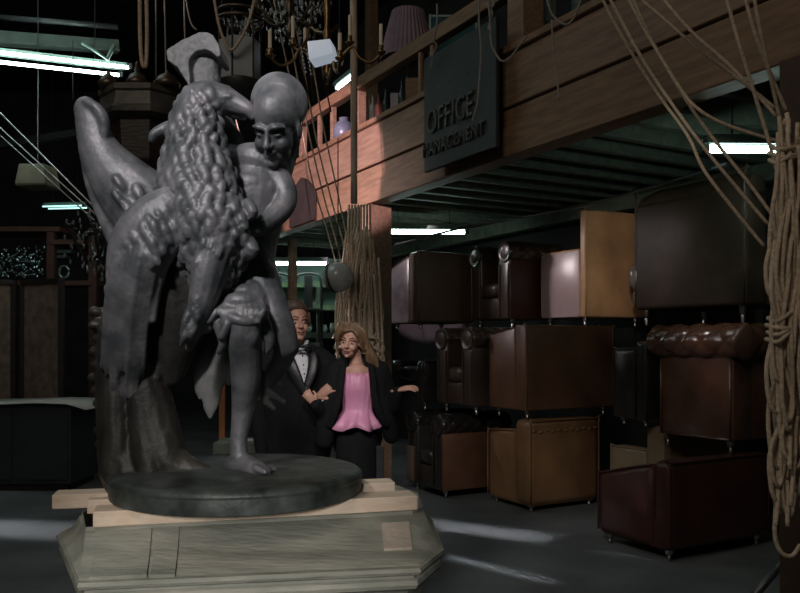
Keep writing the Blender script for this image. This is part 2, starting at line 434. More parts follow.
tag(slope_patch('corner_plate',(.895,.985),(.2,.62),plate_m),'bare pinkish plaster patch')
slope_patch('facing_strip',(.03,.19),(.12,.93),ped_m)
slope_patch('facing_strip',(.20,.27),(.10,.95),ped_m)
def board(name,label,a,b,w,z0,z1):
    bm=bmesh.new(); h=z1-z0
    beam(bm,(a[0],a[1],z0+h/2),(b[0],b[1],z0+h/2),w,h,.004)
    return tag(obj(name,bm,pine),label,'board')
board('pine_board','long raw pine board under the front of the plinth',(-1.03,2.70),(.05,2.985),.12,.896,.949)
board('pine_board','raw pine board under the back of the plinth, sticking out furthest left',(-1.29,2.99),(-.03,3.26),.11,.896,.949)
board('pine_board','short pine offcut lying between the two long boards',(-1.125,2.885),(-.93,2.935),.06,.896,.946)

# ================================================================ ROOM
nV=Vector((.871,.491,0)).normalized(); dV=Vector((-nV.y,nV.x,0))
def rowp(px,N,z=0.):
    k=(px-400)/F; Y=N/(nV.x*k+nV.y); return Vector((k*Y,Y,z))
def NT(N,t,z=0.): return nV*N+dV*t+Vector((0,0,z))
def tt(p): return p.x*dV.x+p.y*dV.y
MT=Matrix(((dV.x,nV.x,0,0),(dV.y,nV.y,0,0),(0,0,1,0),(0,0,0,1)))   # local x along the row (away), y = N
def nbox(bm,t0,t1,n0,n1,z0,z1,bev=0.): return box(bm,(t0,n0,z0),(t1,n1,z1),bev,MT)

floor_m=M('dark_concrete',(.15,.155,.155),rough=.72,c2=(.085,.09,.09),scale=1.3,bump=.12,bscale=30,spec=.3)
wall_m=M('dark_brick_paint',(.045,.045,.045),rough=.9,c2=(.025,.026,.027),scale=2,bump=.2)
ceil_m=M('dark_roof_boards',(.035,.035,.035),rough=.9,c2=(.02,.02,.02),scale=2,stretch=(1,6,1))
def plane_box(name,lo,hi,m):
    bm=bmesh.new(); box(bm,lo,hi); return structure(obj(name,bm,m))
plane_box('floor',(-14,-5,-.1),(9,19,0),floor_m)
plane_box('wall_back',(-14,18,0),(9,18.2,7.2),wall_m)
plane_box('wall_left',(-14.2,-5,0),(-14,18.2,7.2),wall_m)
plane_box('ceiling',(-14.2,-5,7.2),(9,18.2,7.4),ceil_m)
bm=bmesh.new(); nbox(bm,-6,19,6.35,6.5,0,7.2); structure(obj('wall_right',bm,wall_m))

# ================================================================ BALCONY
timber=M('brown_timber',(.26,.155,.085),rough=.65,c2=(.165,.096,.052),scale=3,stretch=(1.2,10,10),bump=.2)
timber2=M('pale_brown_timber',(.29,.185,.115),rough=.65,c2=(.19,.118,.072),scale=3,stretch=(1.2,10,10),bump=.2)
dark_t=M('dark_joist_timber',(.16,.19,.145),rough=.75,c2=(.10,.12,.09),scale=4,stretch=(3,3,3),bump=.15)
NB=3.74
tL=tt(rowp(236,NB)); tR=tt(rowp(1300,NB))
def rail(name,t0,t1,n0,n1,z0,z1,m,bev=.01):
    bm=bmesh.new(); c=NT((n0+n1)/2,t0,0)
    box(bm,(t0,n0,z0),(t1,n1,z1),bev)
    me=obj(name,bm,m); me.matrix_world=MT; return structure(me)
def R3(a,b,c): return a,b,c
rail('balcony_beam',tR,tL,NB,NB+.18,2.95,3.175,timber)
rail('balcony_board',tR,tL,NB+.025,NB+.1,3.175,3.32,timber)
rail('balcony_board',tR,tL,NB+.01,NB+.09,3.335,3.735,timber2)
rail('balcony_ledge',tR,tL,NB-.03,NB+.30,3.735,3.79,timber)
rail('balcony_rail',tR*.0+tt(rowp(520,NB)),tL,NB+.02,NB+.12,4.205,4.335,timber)
rail('balcony_floor',tR,tL,NB+.1,6.34,3.19,3.30,dark_t)
def post(px,N,z0,z1,w,m,name='post',d=None):
    p=rowp(px,N); t=tt(p); return rail(name,t-w/2,t+w/2,N,N+(d or w),z0,z1,m,.008)
post(365,NB+.02,0,2.945,.25,timber2,'support_post')
post(289,NB+.3,0,2.945,.1,timber2,'support_post')
post(259,NB+.1,0,2.945,.12,timber,'support_post')
post(797,NB-.06,0,2.945,.2,M('dark_stained_post',(.08,.045,.03),rough=.7),'support_post')
for px,w in ((515,.2),(431,.05),(419,.04),(356,.1),(331,.06),(318,.05),(300,.08)):
    post(px,NB+.04,3.791,4.204 if px<500 else 7.15,w,timber2,'rail_post')
post(367,NB+1.3,3.31,7.15,.14,timber,'rail_post')
post(575,NB+1.0,3.31,7.15,.1,dark_t,'rail_post')
post(548,NB+.4,3.80,6.8,.06,dark_t,'rail_post')
# joists under the floor
t=tt(rowp(900,4)); k=0
while t<tL:
    bm=bmesh.new(); box(bm,(t,NB+.19,3.03),(t+.07,6.34,3.188),.004); o=obj('ceiling_joist',bm,dark_t); o.matrix_world=MT; structure(o)
    t+=.36
rail('cross_beam',tR,tL,5.95,6.07,2.87,3.028,dark_t)
pipe_m=M('dull_pipe',(.12,.13,.13),rough=.4,metal=.6)
bm=bmesh.new(); tube(bm,[at(395,245,8.6),at(470,226,8.2),at(585,206,7.2),at(726,164,5.6)],.012,n=2); tag(obj('pipe',bm,pipe_m,smooth=True),'thin grey conduit slung under the balcony joists','pipe')
# dark arch panel added in place of a shadow cast on the fascia
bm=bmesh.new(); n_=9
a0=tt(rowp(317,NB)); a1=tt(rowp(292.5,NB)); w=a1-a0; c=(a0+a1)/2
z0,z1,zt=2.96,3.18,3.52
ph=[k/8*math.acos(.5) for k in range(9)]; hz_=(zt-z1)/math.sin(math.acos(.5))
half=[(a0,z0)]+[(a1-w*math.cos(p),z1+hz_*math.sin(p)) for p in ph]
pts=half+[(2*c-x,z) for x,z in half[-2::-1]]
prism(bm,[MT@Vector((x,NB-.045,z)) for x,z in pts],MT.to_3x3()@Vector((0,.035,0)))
arch_m=M('arch_shadow_umber',(.035,.026,.02),rough=.85,c2=(.024,.018,.014),scale=6)
tag(obj('arch_shadow_panel',bm,arch_m),'dark pointed arch panel standing for a shadow on the balcony front','panel')

# ================================================================ HANGING SIGN
sign_m=M('blackish_green_board',(.032,.037,.036),rough=.55,c2=(.02,.024,.023),scale=5,bump=.1)
NS=3.60
sa=tt(rowp(496,NS)); sb=tt(rowp(424,NS))
sc_=NT(NS,(sa+sb)/2,3.0)
sign=thing('hanging_sign','dark green hanging board lettered OFFICE under the balcony rail','sign',sc_)
bm=bmesh.new(); box(bm,(sa,NS,3.0),(sb,NS+.035,3.985),.006,MT); obj('board',bm,sign_m,sign)
letter_m=M('tarnished_letters',(.10,.105,.10),rough=.55,metal=.2,c2=(.055,.057,.055),scale=30)
def text(body,size,loc,m,parent,name,sx=1.,extr=.012,right=None,upv=Vector((0,0,1))):
    cu=bpy.data.curves.new(name,'FONT'); cu.body=body; cu.size=size; cu.extrude=extr; cu.align_x='CENTER'; cu.align_y='CENTER'
    cu.space_character=1.05
    o=bpy.data.objects.new(name+'_src',cu); COL.objects.link(o)
    dg=bpy.context.evaluated_depsgraph_get(); me=bpy.data.meshes.new_from_object(o.evaluated_get(dg))
    bpy.data.objects.remove(o)
    r=(right or -dV); nn=r.cross(upv)
    mt=Matrix(((r.x,upv.x,nn.x,loc.x),(r.y,upv.y,nn.y,loc.y),(r.z,upv.z,nn.z,loc.z),(0,0,0,1)))
    me.transform(mt@Matrix.Diagonal((sx,1,1,1)))
    return link(name,me,m,parent,smooth=False)
mid=(sa+sb)/2
text('OFFICE',.285,NT(NS-.012,mid+.10,3.395),letter_m,sign,'lettering',.74)
text('MANAGEMENT',.16,NT(NS-.012,mid+.06,3.17),letter_m,sign,'lettering',.82)
for a,b,z in ((.3,.12,3.66),(.15,.05,3.69),(-.05,-.15,3.66),(-.1,-.18,3.8),(.42,.36,3.52)):
    bm=bmesh.new(); box(bm,(mid+b,NS-.004,z),(mid+a,NS+.001,z+.012),0,MT); tag(obj('scuff',bm,letter_m,sign),'pale scuff')

# ================================================================ ROPES
rope_m=M('hemp_rope',(.58,.46,.34),rough=.9,c2=(.38,.29,.205),scale=60,bump=.4,bscale=160,bdist=.003)
rope_g=M('grey_rope',(.30,.27,.24),rough=.9,c2=(.2,.18,.155),scale=60,bump=.4,bscale=160,bdist=.003)
def rope(label,pts,r=.009,m=None,group=None,n=6):
    bm=bmesh.new(); tube(bm,pts,r,seg=7,n=n)
    return tag(obj('rope',bm,m or rope_m,smooth=True),label,'rope',group)
rope('rope tying the left top corner of the sign to the rail',[at(437,4,6.55),at(437,22,6.55),at(434,40,6.62),at(437,46,6.64),at(433,56,6.72),at(431,70,6.8)],.008,rope_g)
rope('rope hanging loose across the face of the sign',[at(479.5,-12,5.98),at(479,20,5.99),at(481,50,6.0),at(479,85,6.02),at(477,105,6.02),at(472,121,6.05)],.008,rope_g)
rope('rope drooping from the top right corner of the sign to the balcony post',[at(488,-8,5.75),at(490,20,5.76),at(491,42,5.76),at(496,54,5.72),at(502,61,5.68),at(510,58,5.66),at(519,46,5.62),at(527,36,5.58)],.008,rope_g)
rope('rope with a knot beside the top right corner of the sign',[at(486,2,5.8),at(490,8,5.78),at(494,3,5.78),at(489,-4,5.78),at(485,4,5.8),at(492,12,5.78),at(488,30,5.8)],.01,rope_g)
g='ropes slung from above to the hank at right'
YR=3.55
def slung(label,p,**k):
    p=[at(*q) for q in p]; p.insert(0,p[0]+(p[0]-p[1])*3.5); rope(label,p,.0085,rope_m,g,**k)
slung('outermost left of the slanting ropes, running down past the tube light',[(598,-14,4.3),(607,8,4.27),(633,55,4.2),(661,98,4.1),(688,136,4.0),(704,170,3.95),(736,212,3.85),(764,246,3.76)])
slung('second slanting rope from the left, meeting the tube light',[(603,-14,4.1),(640,55,4.05),(672,104,4.0),(706,150,3.9),(744,196,3.8),(768,224,3.74)])
slung('third slanting rope, bending in midair toward the hank',[(622,-14,4.3),(645,30,4.2),(680,88,4.0),(697,108,3.9),(722,123,3.86),(760,136,3.8),(796,146,3.74)])
slung('slanting rope passing below the end of the tube light to the hank',[(627,-14,4.4),(652,40,4.3),(686,100,4.1),(716,142,3.95),(748,182,3.82),(773,216,3.72)])
slung('long low angled rope crossing the fascia toward the hank',[(652,-14,3.95),(690,30,3.85),(726,62,3.78),(755,92,3.72),(776,116,3.68)])
slung('thin rope crossing the fascia just under the long low angled one',[(622,-16,4.05),(658,14,4.0),(700,50,3.92),(740,80,3.84),(775,108,3.75)])
slung('steep rope left of the pair dropping onto the hank',[(723,-14,3.6),(738,40,3.6),(754,92,3.62),(767,135,3.6),(779,178,3.52)])
slung('steep rope of the close pair, on its left side',[(742,-14,3.5),(754,30,3.52),(768,68,3.56),(787,112,3.6)])
slung('steep rope of the close pair, on its right side',[(752,-14,3.45),(760,28,3.48),(770,75,3.55),(779,115,3.6),(785,146,3.63)])
rope('rope looping over the balcony ledge above the sign post',[at(545,-10,5.2),at(551,12,5.2),at(560,22,5.18),at(568,24,5.15),at(576,14,5.12),at(582,-4,5.1)],.008,rope_g)
rope('rope hanging down the balcony front right of the sign',[at(552,20,5.2),at(553,45,5.2),at(557,75,5.19),at(559,100,5.15)],.006,rope_g)
# big hank at the right
rs=random.Random(5)
bm=bmesh.new()
def hk(x,y,dy=0): return at(x,y,3.5+dy)
edgeL=lambda y: 764+ (8 if y<190 else 0) + (10 if 300<y<330 else 0) + 3*math.sin(y*.045) + (8 if y>430 else 0)+max(0,(y-480)*.12)
for k in range(46):
    x0=rs.uniform(776,808); y0=rs.uniform(112,180); y1=rs.uniform(330,545)
    pts=[]; y=y0; ph=rs.uniform(0,6); drift=rs.uniform(-8,10); amp=rs.uniform(2,7)
    while y<y1:
        f=(y-y0)/(y1-y0)
        x=x0+drift*f+amp*math.sin(y*.03+ph)
        x=max(edgeL(y)+rs.uniform(0,6),x)
        pts.append(hk(x,y,-.10+.10*math.sin(ph*3+y*.012)+rs.uniform(-.015,.015))); y+=rs.uniform(24,40)
    if len(pts)>3: tube(bm,pts,.0095,seg=7,n=4)
for k in range(34):   # loops bulging out and hanging back up
    y0=rs.uniform(130,440); x0=rs.uniform(772,800); H=rs.uniform(45,120); wd=rs.uniform(8,20)
    cx=max(edgeL(y0)+10,x0-rs.uniform(0,8)); dd=rs.uniform(-.16,-.02)
    tube(bm,[hk(x0,y0,dd),hk(cx-wd*.5,y0+H*.4,dd-.02),hk(cx-wd*.35,y0+H*.85,dd-.03),hk(cx+2,y0+H,dd-.02),hk(cx+wd*.5,y0+H*.8,dd),hk(x0+wd*.4,y0+H*.35,dd),hk(x0+6,y0+4,dd)],.0095,seg=7,n=5)
for y0,n_ in ((146,3),(318,4)):     # wraps
    for k in range(n_):
        tube(bm,[hk(768+rs.uniform(-2,3),y0+k*7,-.1),hk(778,y0+k*7+3,-.2),hk(792,y0+k*7+rs.uniform(-8,8),-.2),hk(806,y0+k*7,-.1)],.0095,seg=7,n=4)
tube(bm,[hk(776,505,-.05),hk(775,535,-.06),hk(781,552,-.07),hk(792,556,-.07),hk(800,545,-.05)],.0095,seg=7,n=5)
tag(obj('rope_hank',bm,M('pale_hemp',(.74,.60,.45),rough=.9,c2=(.5,.39,.28),scale=60,bump=.4,bscale=160,bdist=.003),smooth=True),'thick tangled hank of pale hemp rope hanging at the right edge','rope')
# ropes and coils round the support post by the couple
g='thin ropes slanting down to the post behind the couple'
yp=7.3
for i,(a,lab) in enumerate((([(266,-40,6.7),(286,60,6.8),(300,120,6.9),(312,180,7),(327,230,7.1),(343,292,7.2),(350,330,7.3)],'leftmost of the thin ropes slanting past the grey globe'),
   ([(276,-40,6.7),(296,70,6.8),(308,130,6.9),(322,190,7),(337,245,7.1),(350,300,7.25)],'second from left of the thin ropes slanting past the grey globe'),
   ([(284,-40,6.7),(304,70,6.8),(316,138,6.9),(330,195,7),(345,250,7.1),(354,300,7.25)],'third from left of the thin ropes slanting past the grey globe'),
   ([(294,-40,6.7),(312,60,6.8),(324,130,6.9),(337,190,7),(350,255,7.1),(357,300,7.25)],'thin slanting rope right beside the support post'),
   ([(236,120,8.2),(255,192,8.2),(268,236,8.2),(275,262,8.2),(284,300,8.2)],'short thin rope hanging behind the shoulder of the statue'))):
    rope(lab,[at(*q) for q in a],.007,rope_m,g)
bm=bmesh.new()
for k in range(44):
    x0=rs.uniform(343,376); y0=rs.uniform(222,288); H=rs.uniform(50,125); wd=rs.uniform(8,17); dd=7.0+rs.uniform(0,.3)
    y1=min(y0+H,361)
    tube(bm,[at(x0,y0,dd),at(x0-wd*.5,(y0+y1)/2,dd-.03),at(x0-wd*.35,y1-6,dd-.03),at(x0+wd*.2,y1,dd-.02),at(x0+wd*.7,y1-8,dd),at(x0+wd*.6,(y0+y1)/2,dd),at(x0+4,y0+3,dd)],.012,seg=7,n=4)
for k in range(8):
    tube(bm,[at(349+k*3,205,7.45),at(348+k*3.2,250,7.3),at(350+k*3,300,7.2)],.011,seg=7,n=3)
for k in range(5):
    y=334+k*5+rs.uniform(-4,4); tube(bm,[at(333+k,y+6,7.1),at(341,y-3,6.97),at(358,y+rs.uniform(-2,6),6.95),at(376,y+6,7.0),at(384,y+16,7.1),at(380,y+22,7.1)],.012,seg=7,n=4)
tag(obj('rope_coil',bm,rope_m,smooth=True),'coils of hemp rope hung on the support post behind the woman','rope')
# shadowy pole leaning at lower right
bm=bmesh.new(); tube(bm,[at(752,598,4.2),at(802,540,4.5)],.022,n=1,seg=12); tag(obj('pole',bm,pipe_m,smooth=True),'grey pole slanting up beside the rope hank','pole')
bm=bmesh.new(); tube(bm,[at(353,-60,6.5),at(354,60,6.6),at(354,130,6.7),at(354,204,6.8)],.03,n=2,seg=10)
pole_m=M('pale_pole_wood',(.62,.48,.38),rough=.7,c2=(.46,.35,.27),scale=8,stretch=(6,6,1))
tag(obj('pole',bm,pole_m,smooth=True),'slim pale wooden pole standing upright before the balcony front','pole')
# ================================================================ LEATHER SEATS
WORLD = False
def leather(name,c,rough=.33,coat=.35,var=.6,c3=None): return M(name,c,rough=rough,c2=tuple(x*var for x in c),scale=3.5,bump=.12,bscale=26,bdist=.008,coat=coat,c3=c3)
ochre=leather('ochre_leather',(.74,.43,.22),.45,.2,.7,(.8,.5,.28)); tan=leather('tan_leather',(.26,.135,.062),.4,.3,.65)
brown=leather('brown_leather',(.155,.075,.042),.4,.25); oxblood=leather('oxblood_leather',(.125,.058,.036),.2,.7,.55)
dark_ox=leather('dark_oxblood_leather',(.065,.021,.014),.45,.12); black_l=leather('black_leather',(.03,.026,.024),.27,.6)
black_b=leather('black_brown_leather',(.075,.05,.032),.5,.1,.45); cream=leather('buff_leather',(.32,.24,.145),.45,.2,.75)
dk_brown=leather('dark_brown_leather',(.07,.046,.036),.33,.4); umber=leather('umber_leather',(.13,.085,.062),.5,.15,.8)
chrome=M('worn_chrome',(.6,.58,.55),rough=.25,metal=1,c2=(.4,.38,.36),scale=20)
wood_f=M('dark_foot_wood',(.05,.03,.02),rough=.4,c2=(.03,.018,.012))
def rot_of(o): return {'back':math.atan2(-nV.y,-nV.x),'front':math.atan2(-nV.x,nV.y),'rear':math.atan2(nV.x,-nV.y)}[o]
def roll(bm,p,q,r,tuft=0.,a=.15,squash=1.,around=5):
    p=Vector(p); q=Vector(q); d=(q-p); L=d.length; d.normalize()
    s=d.cross(Vector((0,0,1))).normalized(); u=Vector((0,0,1))
    nu=max(8,int(L/.013)) if tuft else 6; nv=60 if tuft else 22
    rings=[]
    for i in range(nu+1):
        x=L*i/nu; ring=[]
        endf=1.
        e=min(x,L-x)
        if e<.03: endf=math.sqrt(max(.0,1-((.03-e)/.03)**2))*.25+.75
        for k in range(nv):
            th=2*math.pi*k/nv; rr=r*endf
            if tuft:
                A=math.pi*x/a; B=th*around/2
                f=abs(math.cos(A+B)*math.cos(A-B)); rr*=1-tuft+tuft*1.25*f**.45
            ring.append(bm.verts.new(p+d*x+(s*math.cos(th)*squash+u*math.sin(th))*rr))
        rings.append(ring)
    for i in range(nu):
        for k in range(nv): bm.faces.new((rings[i][k],rings[i][(k+1)%nv],rings[i+1][(k+1)%nv],rings[i+1][k]))
    bm.faces.new(rings[0][::-1]); bm.faces.new(rings[-1])
def feet(root,w,d,f,m=None,inset=.07):
    for sx in (-1,1):
        for sy in (-1,1):
            bm=bmesh.new(); x=sx*(w/2-inset); y=sy*(d/2-inset)
            lathe(bm,[(.012,0),(.016,.004),(.016,f*.35),(.013,f*.45),(.026,f*.6),(.03,f+.012)],12,(x,y,0))
            obj('foot',bm,m or chrome,root,smooth=False,angle=40)
def seat_place(root,px,N,Lr,Ln,z,orient,dr=0.):
    P=rowp(px,N); c=P+dV*Lr/2+nV*Ln/2
    root.location=(c.x,c.y,z); root.rotation_euler=(0,0,rot_of(orient)+dr)
def club(name,label,cat,px,N,Lr,Ln,z,orient,h,arm,m,f=.07,aw=.15,bt=.2,back_m=None,piping=None,arm_m=None,slope=0.,bolster=False,seams=0,dr=0.,foot_m=None,bev=.035,seat_h=.44):
    w,d=(Ln,Lr) if orient=='back' else (Lr,Ln)
    root=thing(name,label,cat,(0,0,z),group=None); seat_place(root,px,N,Lr,Ln,z,orient,dr)
    bm=bmesh.new(); box(bm,(-w/2+.03,-d/2+.03,f),(w/2-.03,d/2-.03,.28),.012); obj('frame',bm,m,root,angle=40)
    bm=bmesh.new(); box(bm,(-w/2+aw+.004,-d/2+.01,.282),(w/2-aw-.004,d/2-bt-.004,seat_h),.045,seg=4); obj('seat_cushion',bm,m,root,angle=50)
    for s in (-1,1):
        bm=bmesh.new()
        pr=[(-d/2,f),(d/2-bt-.002,f),(d/2-bt-.002,arm+slope),(-d/2+.03,arm),(-d/2,arm-.03)]
        x0,x1=(w/2-aw,w/2) if s>0 else (-w/2,-w/2+aw)
        prism(bm,[(x0,y,zz) for y,zz in pr],(x1-x0,0,0),bev)
        a=obj('arm',bm,arm_m or m,root,angle=45)
        bm=bmesh.new(); xx=w/2 if s>0 else -w/2
        tube(bm,[(xx-.008*s,-d/2+.012,f+.03),(xx-.008*s,-d/2+.012,arm-.035),(xx-.008*s,-d/2+.05,arm-.006),(xx-.008*s,d/2-bt-.02,arm+slope-.006)],.008,seg=7,n=3); obj('piping',bm,piping or m,a,smooth=True)
    bm=bmesh.new()
    box(bm,(-w/2,d/2-bt,f),(w/2,d/2,h-(.0 if not bolster else .12)),bev,seg=3)
    b=obj('backrest',bm,back_m or m,root,angle=45)
    bm=bmesh.new(); y=d/2-.006; xx=w/2-.012
    tube(bm,[(-xx,y,f+.02),(-xx,y,h-.05),(-xx+.04,y,h-.014),(xx-.04,y,h-.014),(xx,y,h-.05),(xx,y,f+.02)],.009,seg=7,n=3); obj('piping',bm,piping or m,b,smooth=True)
    if seams:
        bm=bmesh.new()
        for k in range(seams*2+1):     # swagged row of tack folds under the top edge
            x=-w/2+.05+(w-.1)*k/(seams*2); ell(bm,(x,d/2+.001,h-.10-.012*(k%2)),(.03,.012,.016),None,8,6)
        obj('tacked_fold',bm,back_m or m,b,smooth=True)
    if bolster:
        bm=bmesh.new(); roll(bm,(-w/2,d/2-bt*.55,h-.13),(w/2,d/2-bt*.55,h-.13),.13,squash=.95); obj('headrest',bm,back_m or m,root,angle=60)
    feet(root,w,d,f,foot_m)
    return root,w,d
def chesterfield(name,label,cat,px,N,Lr,Ln,z,orient,h,m,f=.08,r=.115,tuft=.16,roll_m=None,side_m=None,arms=True,dr=0.,a=.15,around=5,over=0.):
    w,d=(Ln,Lr) if orient=='back' else (Lr,Ln)
    root=thing(name,label,cat,(0,0,z)); seat_place(root,px,N,Lr,Ln,z,orient,dr)
    rm=roll_m or m
    bm=bmesh.new(); box(bm,(-w/2+.055,-d/2+.02,f+.004),(w/2-.055,d/2-.07,.3),.015); obj('frame',bm,m,root,angle=40)
    bm=bmesh.new(); box(bm,(-w/2+2*r+.004,-d/2+.0,.302),(w/2-2*r-.004,d/2-2*r-.004,.45),.05,seg=4); obj('seat_cushion',bm,m,root,angle=50)
    for s in (-1,1):
        xo=s*(w/2-.045); xi=s*(w/2-2*r+.01)
        bm=bmesh.new(); box(bm,(min(xo,xi),-d/2+.012,f),(max(xo,xi),d/2-.065,h-r),.015)
        roll(bm,(s*(w/2-r+over*.6),-d/2,h-r),(s*(w/2-r+over*.6),d/2-r,h-r),r,tuft,a,around=around)
        A=obj('arm',bm,rm,root,angle=60)
        bm=bmesh.new(); lathe(bm,[(.02,0),(r*.55,0),(r*.62,.006),(r*.75,.004),(r*.86,.012),(r*.9,0)],20,mtx=Matrix.Translation((s*(w/2-r),-d/2+.004,h-r))@Matrix.Rotation(R(90),4,'X'))
        tube(bm,[(s*(w/2-.06),-d/2+.006,f+.02),(s*(w/2-.06),-d/2+.006,.35),(s*(w/2-.05),-d/2+.006,h-2*r)],.009,n=2,seg=7)
        tube(bm,[(s*(w/2-2*r+.03),-d/2+.006,f+.02),(s*(w/2-2*r+.03),-d/2+.006,h-2*r)],.009,n=2,seg=7)
        obj('scroll_facing',bm,rm,A,angle=50)
        if side_m:
            bm=bmesh.new(); box(bm,(s*(w/2-.046)-.006,-d/2+.02,f),(s*(w/2-.046)+.012,d/2-.06,h-r*1.7),.004); obj('side_panel',bm,side_m,A,angle=40)
    bm=bmesh.new(); box(bm,(-w/2+.04,d/2-2*r+.01,f),(w/2-.04,d/2-.05,h-r),.02)
    roll(bm,(-w/2+.004-over,d/2-r+over*.6,h-r),(w/2-.004+over,d/2-r+over*.6,h-r),r,tuft,a,around=around)
    B=obj('backrest',bm,rm,root,angle=60)
    bm=bmesh.new(); y=d/2-.044
    for x in (-w/2+.06,w/2-.06): tube(bm,[(x,y,f+.01),(x,y,h-2*r+.01)],.009,n=1,seg=7)
    tube(bm,[(-w/2+.06,y,f+.012),(w/2-.06,y,f+.012)],.009,n=1,seg=7)
    obj('piping',bm,m,B,smooth=True)
    feet(root,w,d,f,None,.09)
    return root,w,d

# lowest tier
J,w,d=chesterfield('armchair','black rolled-arm armchair with brown sides on the floor, farthest of the bottom row','armchair',443,4.15,.72,.85,0,'front',.83,black_l,tuft=.10,side_m=brown)
bm=bmesh.new(); box(bm,(-w/2+.02,-d/2-.004,.1),(-w/2+.15,-d/2+.02,.46),.004); tag(obj('facing_panel',bm,umber,J,angle=40),'bare grey panel')
club('armchair','tan leather armchair on the floor beside the black one, its tall back turned this way','armchair',530,4.5,.66,.83,0,'back',.83,.70,tan,f=.05,seams=5,slope=.03,bt=.24,bev=.065)
club('armchair','pale buff armchair on the floor squeezed between the tan one and the dark red one','armchair',664,5.1,.62,.8,0,'back',.83,.62,cream,f=.06)
club('armchair','dark red leather armchair on the floor, nearest and lowest of the stacked seats','armchair',670,4.28,.71,1.06,0,'back',.70,.55,dark_ox,f=.08,bev=.055,seat_h=.4,slope=.12,bt=.16)
# middle tier
club('armchair','low black armchair on top of the farthest floor chair, beside the woman\'s outstretched hand','armchair',423,4.2,.70,.75,.834,'front',.84,.5,black_l,f=.08,bt=.18)
chesterfield('armchair','dark brown scroll-armed armchair on the middle tier left of the boxy brown one','armchair',474,4.3,.70,.8,.834,'front',.84,dk_brown,tuft=.10,roll_m=dk_brown)
club('armchair','boxy plain brown armchair on the middle tier with a flat slab back','armchair',526,4.45,.56,1.05,.834,'back',.845,.76,brown,f=.08,bev=.015,slope=.06,bt=.16)
club('armchair','slim black armchair on the middle tier left of the buttoned oxblood one','armchair',646,4.92,.38,.6,.832,'back',.70,.64,black_l,f=.05,bt=.12,aw=.1,seat_h=.4)
chesterfield('armchair','oxblood armchair with deep buttoned roll top on the middle tier near the rope hank','armchair',733,4.92,.77,.85,.702,'rear',.96,oxblood,f=.09,r=.14,tuft=.13,a=.21,around=4,over=.05)
# top tier
club('armchair','dull umber armchair at the far end of the top tier with arms coloured for pink sheen','armchair',418,4.3,.64,.72,1.676,'back',.82,.68,umber,f=.06,arm_m=leather('mauve_sheen_leather',(.42,.33,.35),.3,.4,.4),slope=.10,bt=.2)  # arm colour carries the pink sheen of the side light
chesterfield('armchair','dark wrinkled scroll-armed armchair on the top tier between umber and ochre ones','armchair',511,4.80,.74,.70,1.678,'front',.86,dk_brown,tuft=.12,side_m=dark_ox)
club('armchair','ochre leather armchair on the top tier with a tall back and arms coloured for mauve sheen','armchair',585,5.14,.64,.78,1.682,'back',1.09,.72,ochre,f=.08,arm_m=leather('rose_sheen_leather',(.62,.46,.46),.3,.5,.85),bev=.02,bt=.075)  # mauve arm colour stands in for pinkish light on the leather
E,w,d=club('settee','black-brown leather settee on the top tier with a padded roll along its back','settee',745,5.05,1.08,.85,1.664,'rear',1.13,.62,black_b,f=.13,bolster=True,bt=.26)
bm=bmesh.new(); roll(bm,(w/2+.04,d/2-.10,.24),(w/2+.04,-d/2+.05,.24),.11); ell(bm,(w/2+.02,d/2-.08,.42),(.08,.1,.13)); obj('scroll_arm',bm,leather('highlight_grey_leather',(.25,.21,.2),.25,.6,.6),E,smooth=True)  # paler grey stands in for the highlight on this arm
# ================================================================ PEOPLE
WORLD = True
skin=M('skin',(.50,.27,.195),rough=.5,c2=(.46,.245,.175),scale=9,bump=.02,bscale=80)
skin_w=M('fair_skin',(.58,.33,.24),rough=.5,c2=(.54,.30,.215),scale=9,bump=.02,bscale=80)
suit=M('black_wool',(.012,.012,.013),rough=.85,c2=(.008,.008,.009),scale=40,bump=.1,spec=.2)
satin=M('black_satin',(.016,.016,.017),rough=.4,c2=(.012,.012,.012),scale=20)
white_c=M('white_cotton',(.72,.72,.74),rough=.8,c2=(.64,.64,.67),scale=18,bump=.1)
pink=M('pink_satin',(.80,.36,.53),rough=.45,c2=(.72,.30,.46),scale=9,bump=.12)
hair_m=M('brown_hair',(.085,.05,.03),rough=.55,c2=(.05,.028,.017),scale=30,bump=.5,stretch=(1,1,.25),bscale=60)
hair_w=M('light_brown_hair',(.22,.135,.068),rough=.5,c2=(.115,.066,.033),scale=30,bump=.5,stretch=(1,1,.25),bscale=60)
lip=M('lip_red',(.40,.12,.10),rough=.45); lip_m=M('lip_pale',(.40,.19,.145),rough=.5); eye_w=M('eye_white',(.6,.58,.55),rough=.3,bump=0); eye_d=M('eye_dark',(.03,.02,.015),rough=.2,bump=0)
pearl=M('pearl',(.8,.76,.7),rough=.2,bump=0); shoe_m=M('black_shoe',(.015,.014,.014),rough=.25)
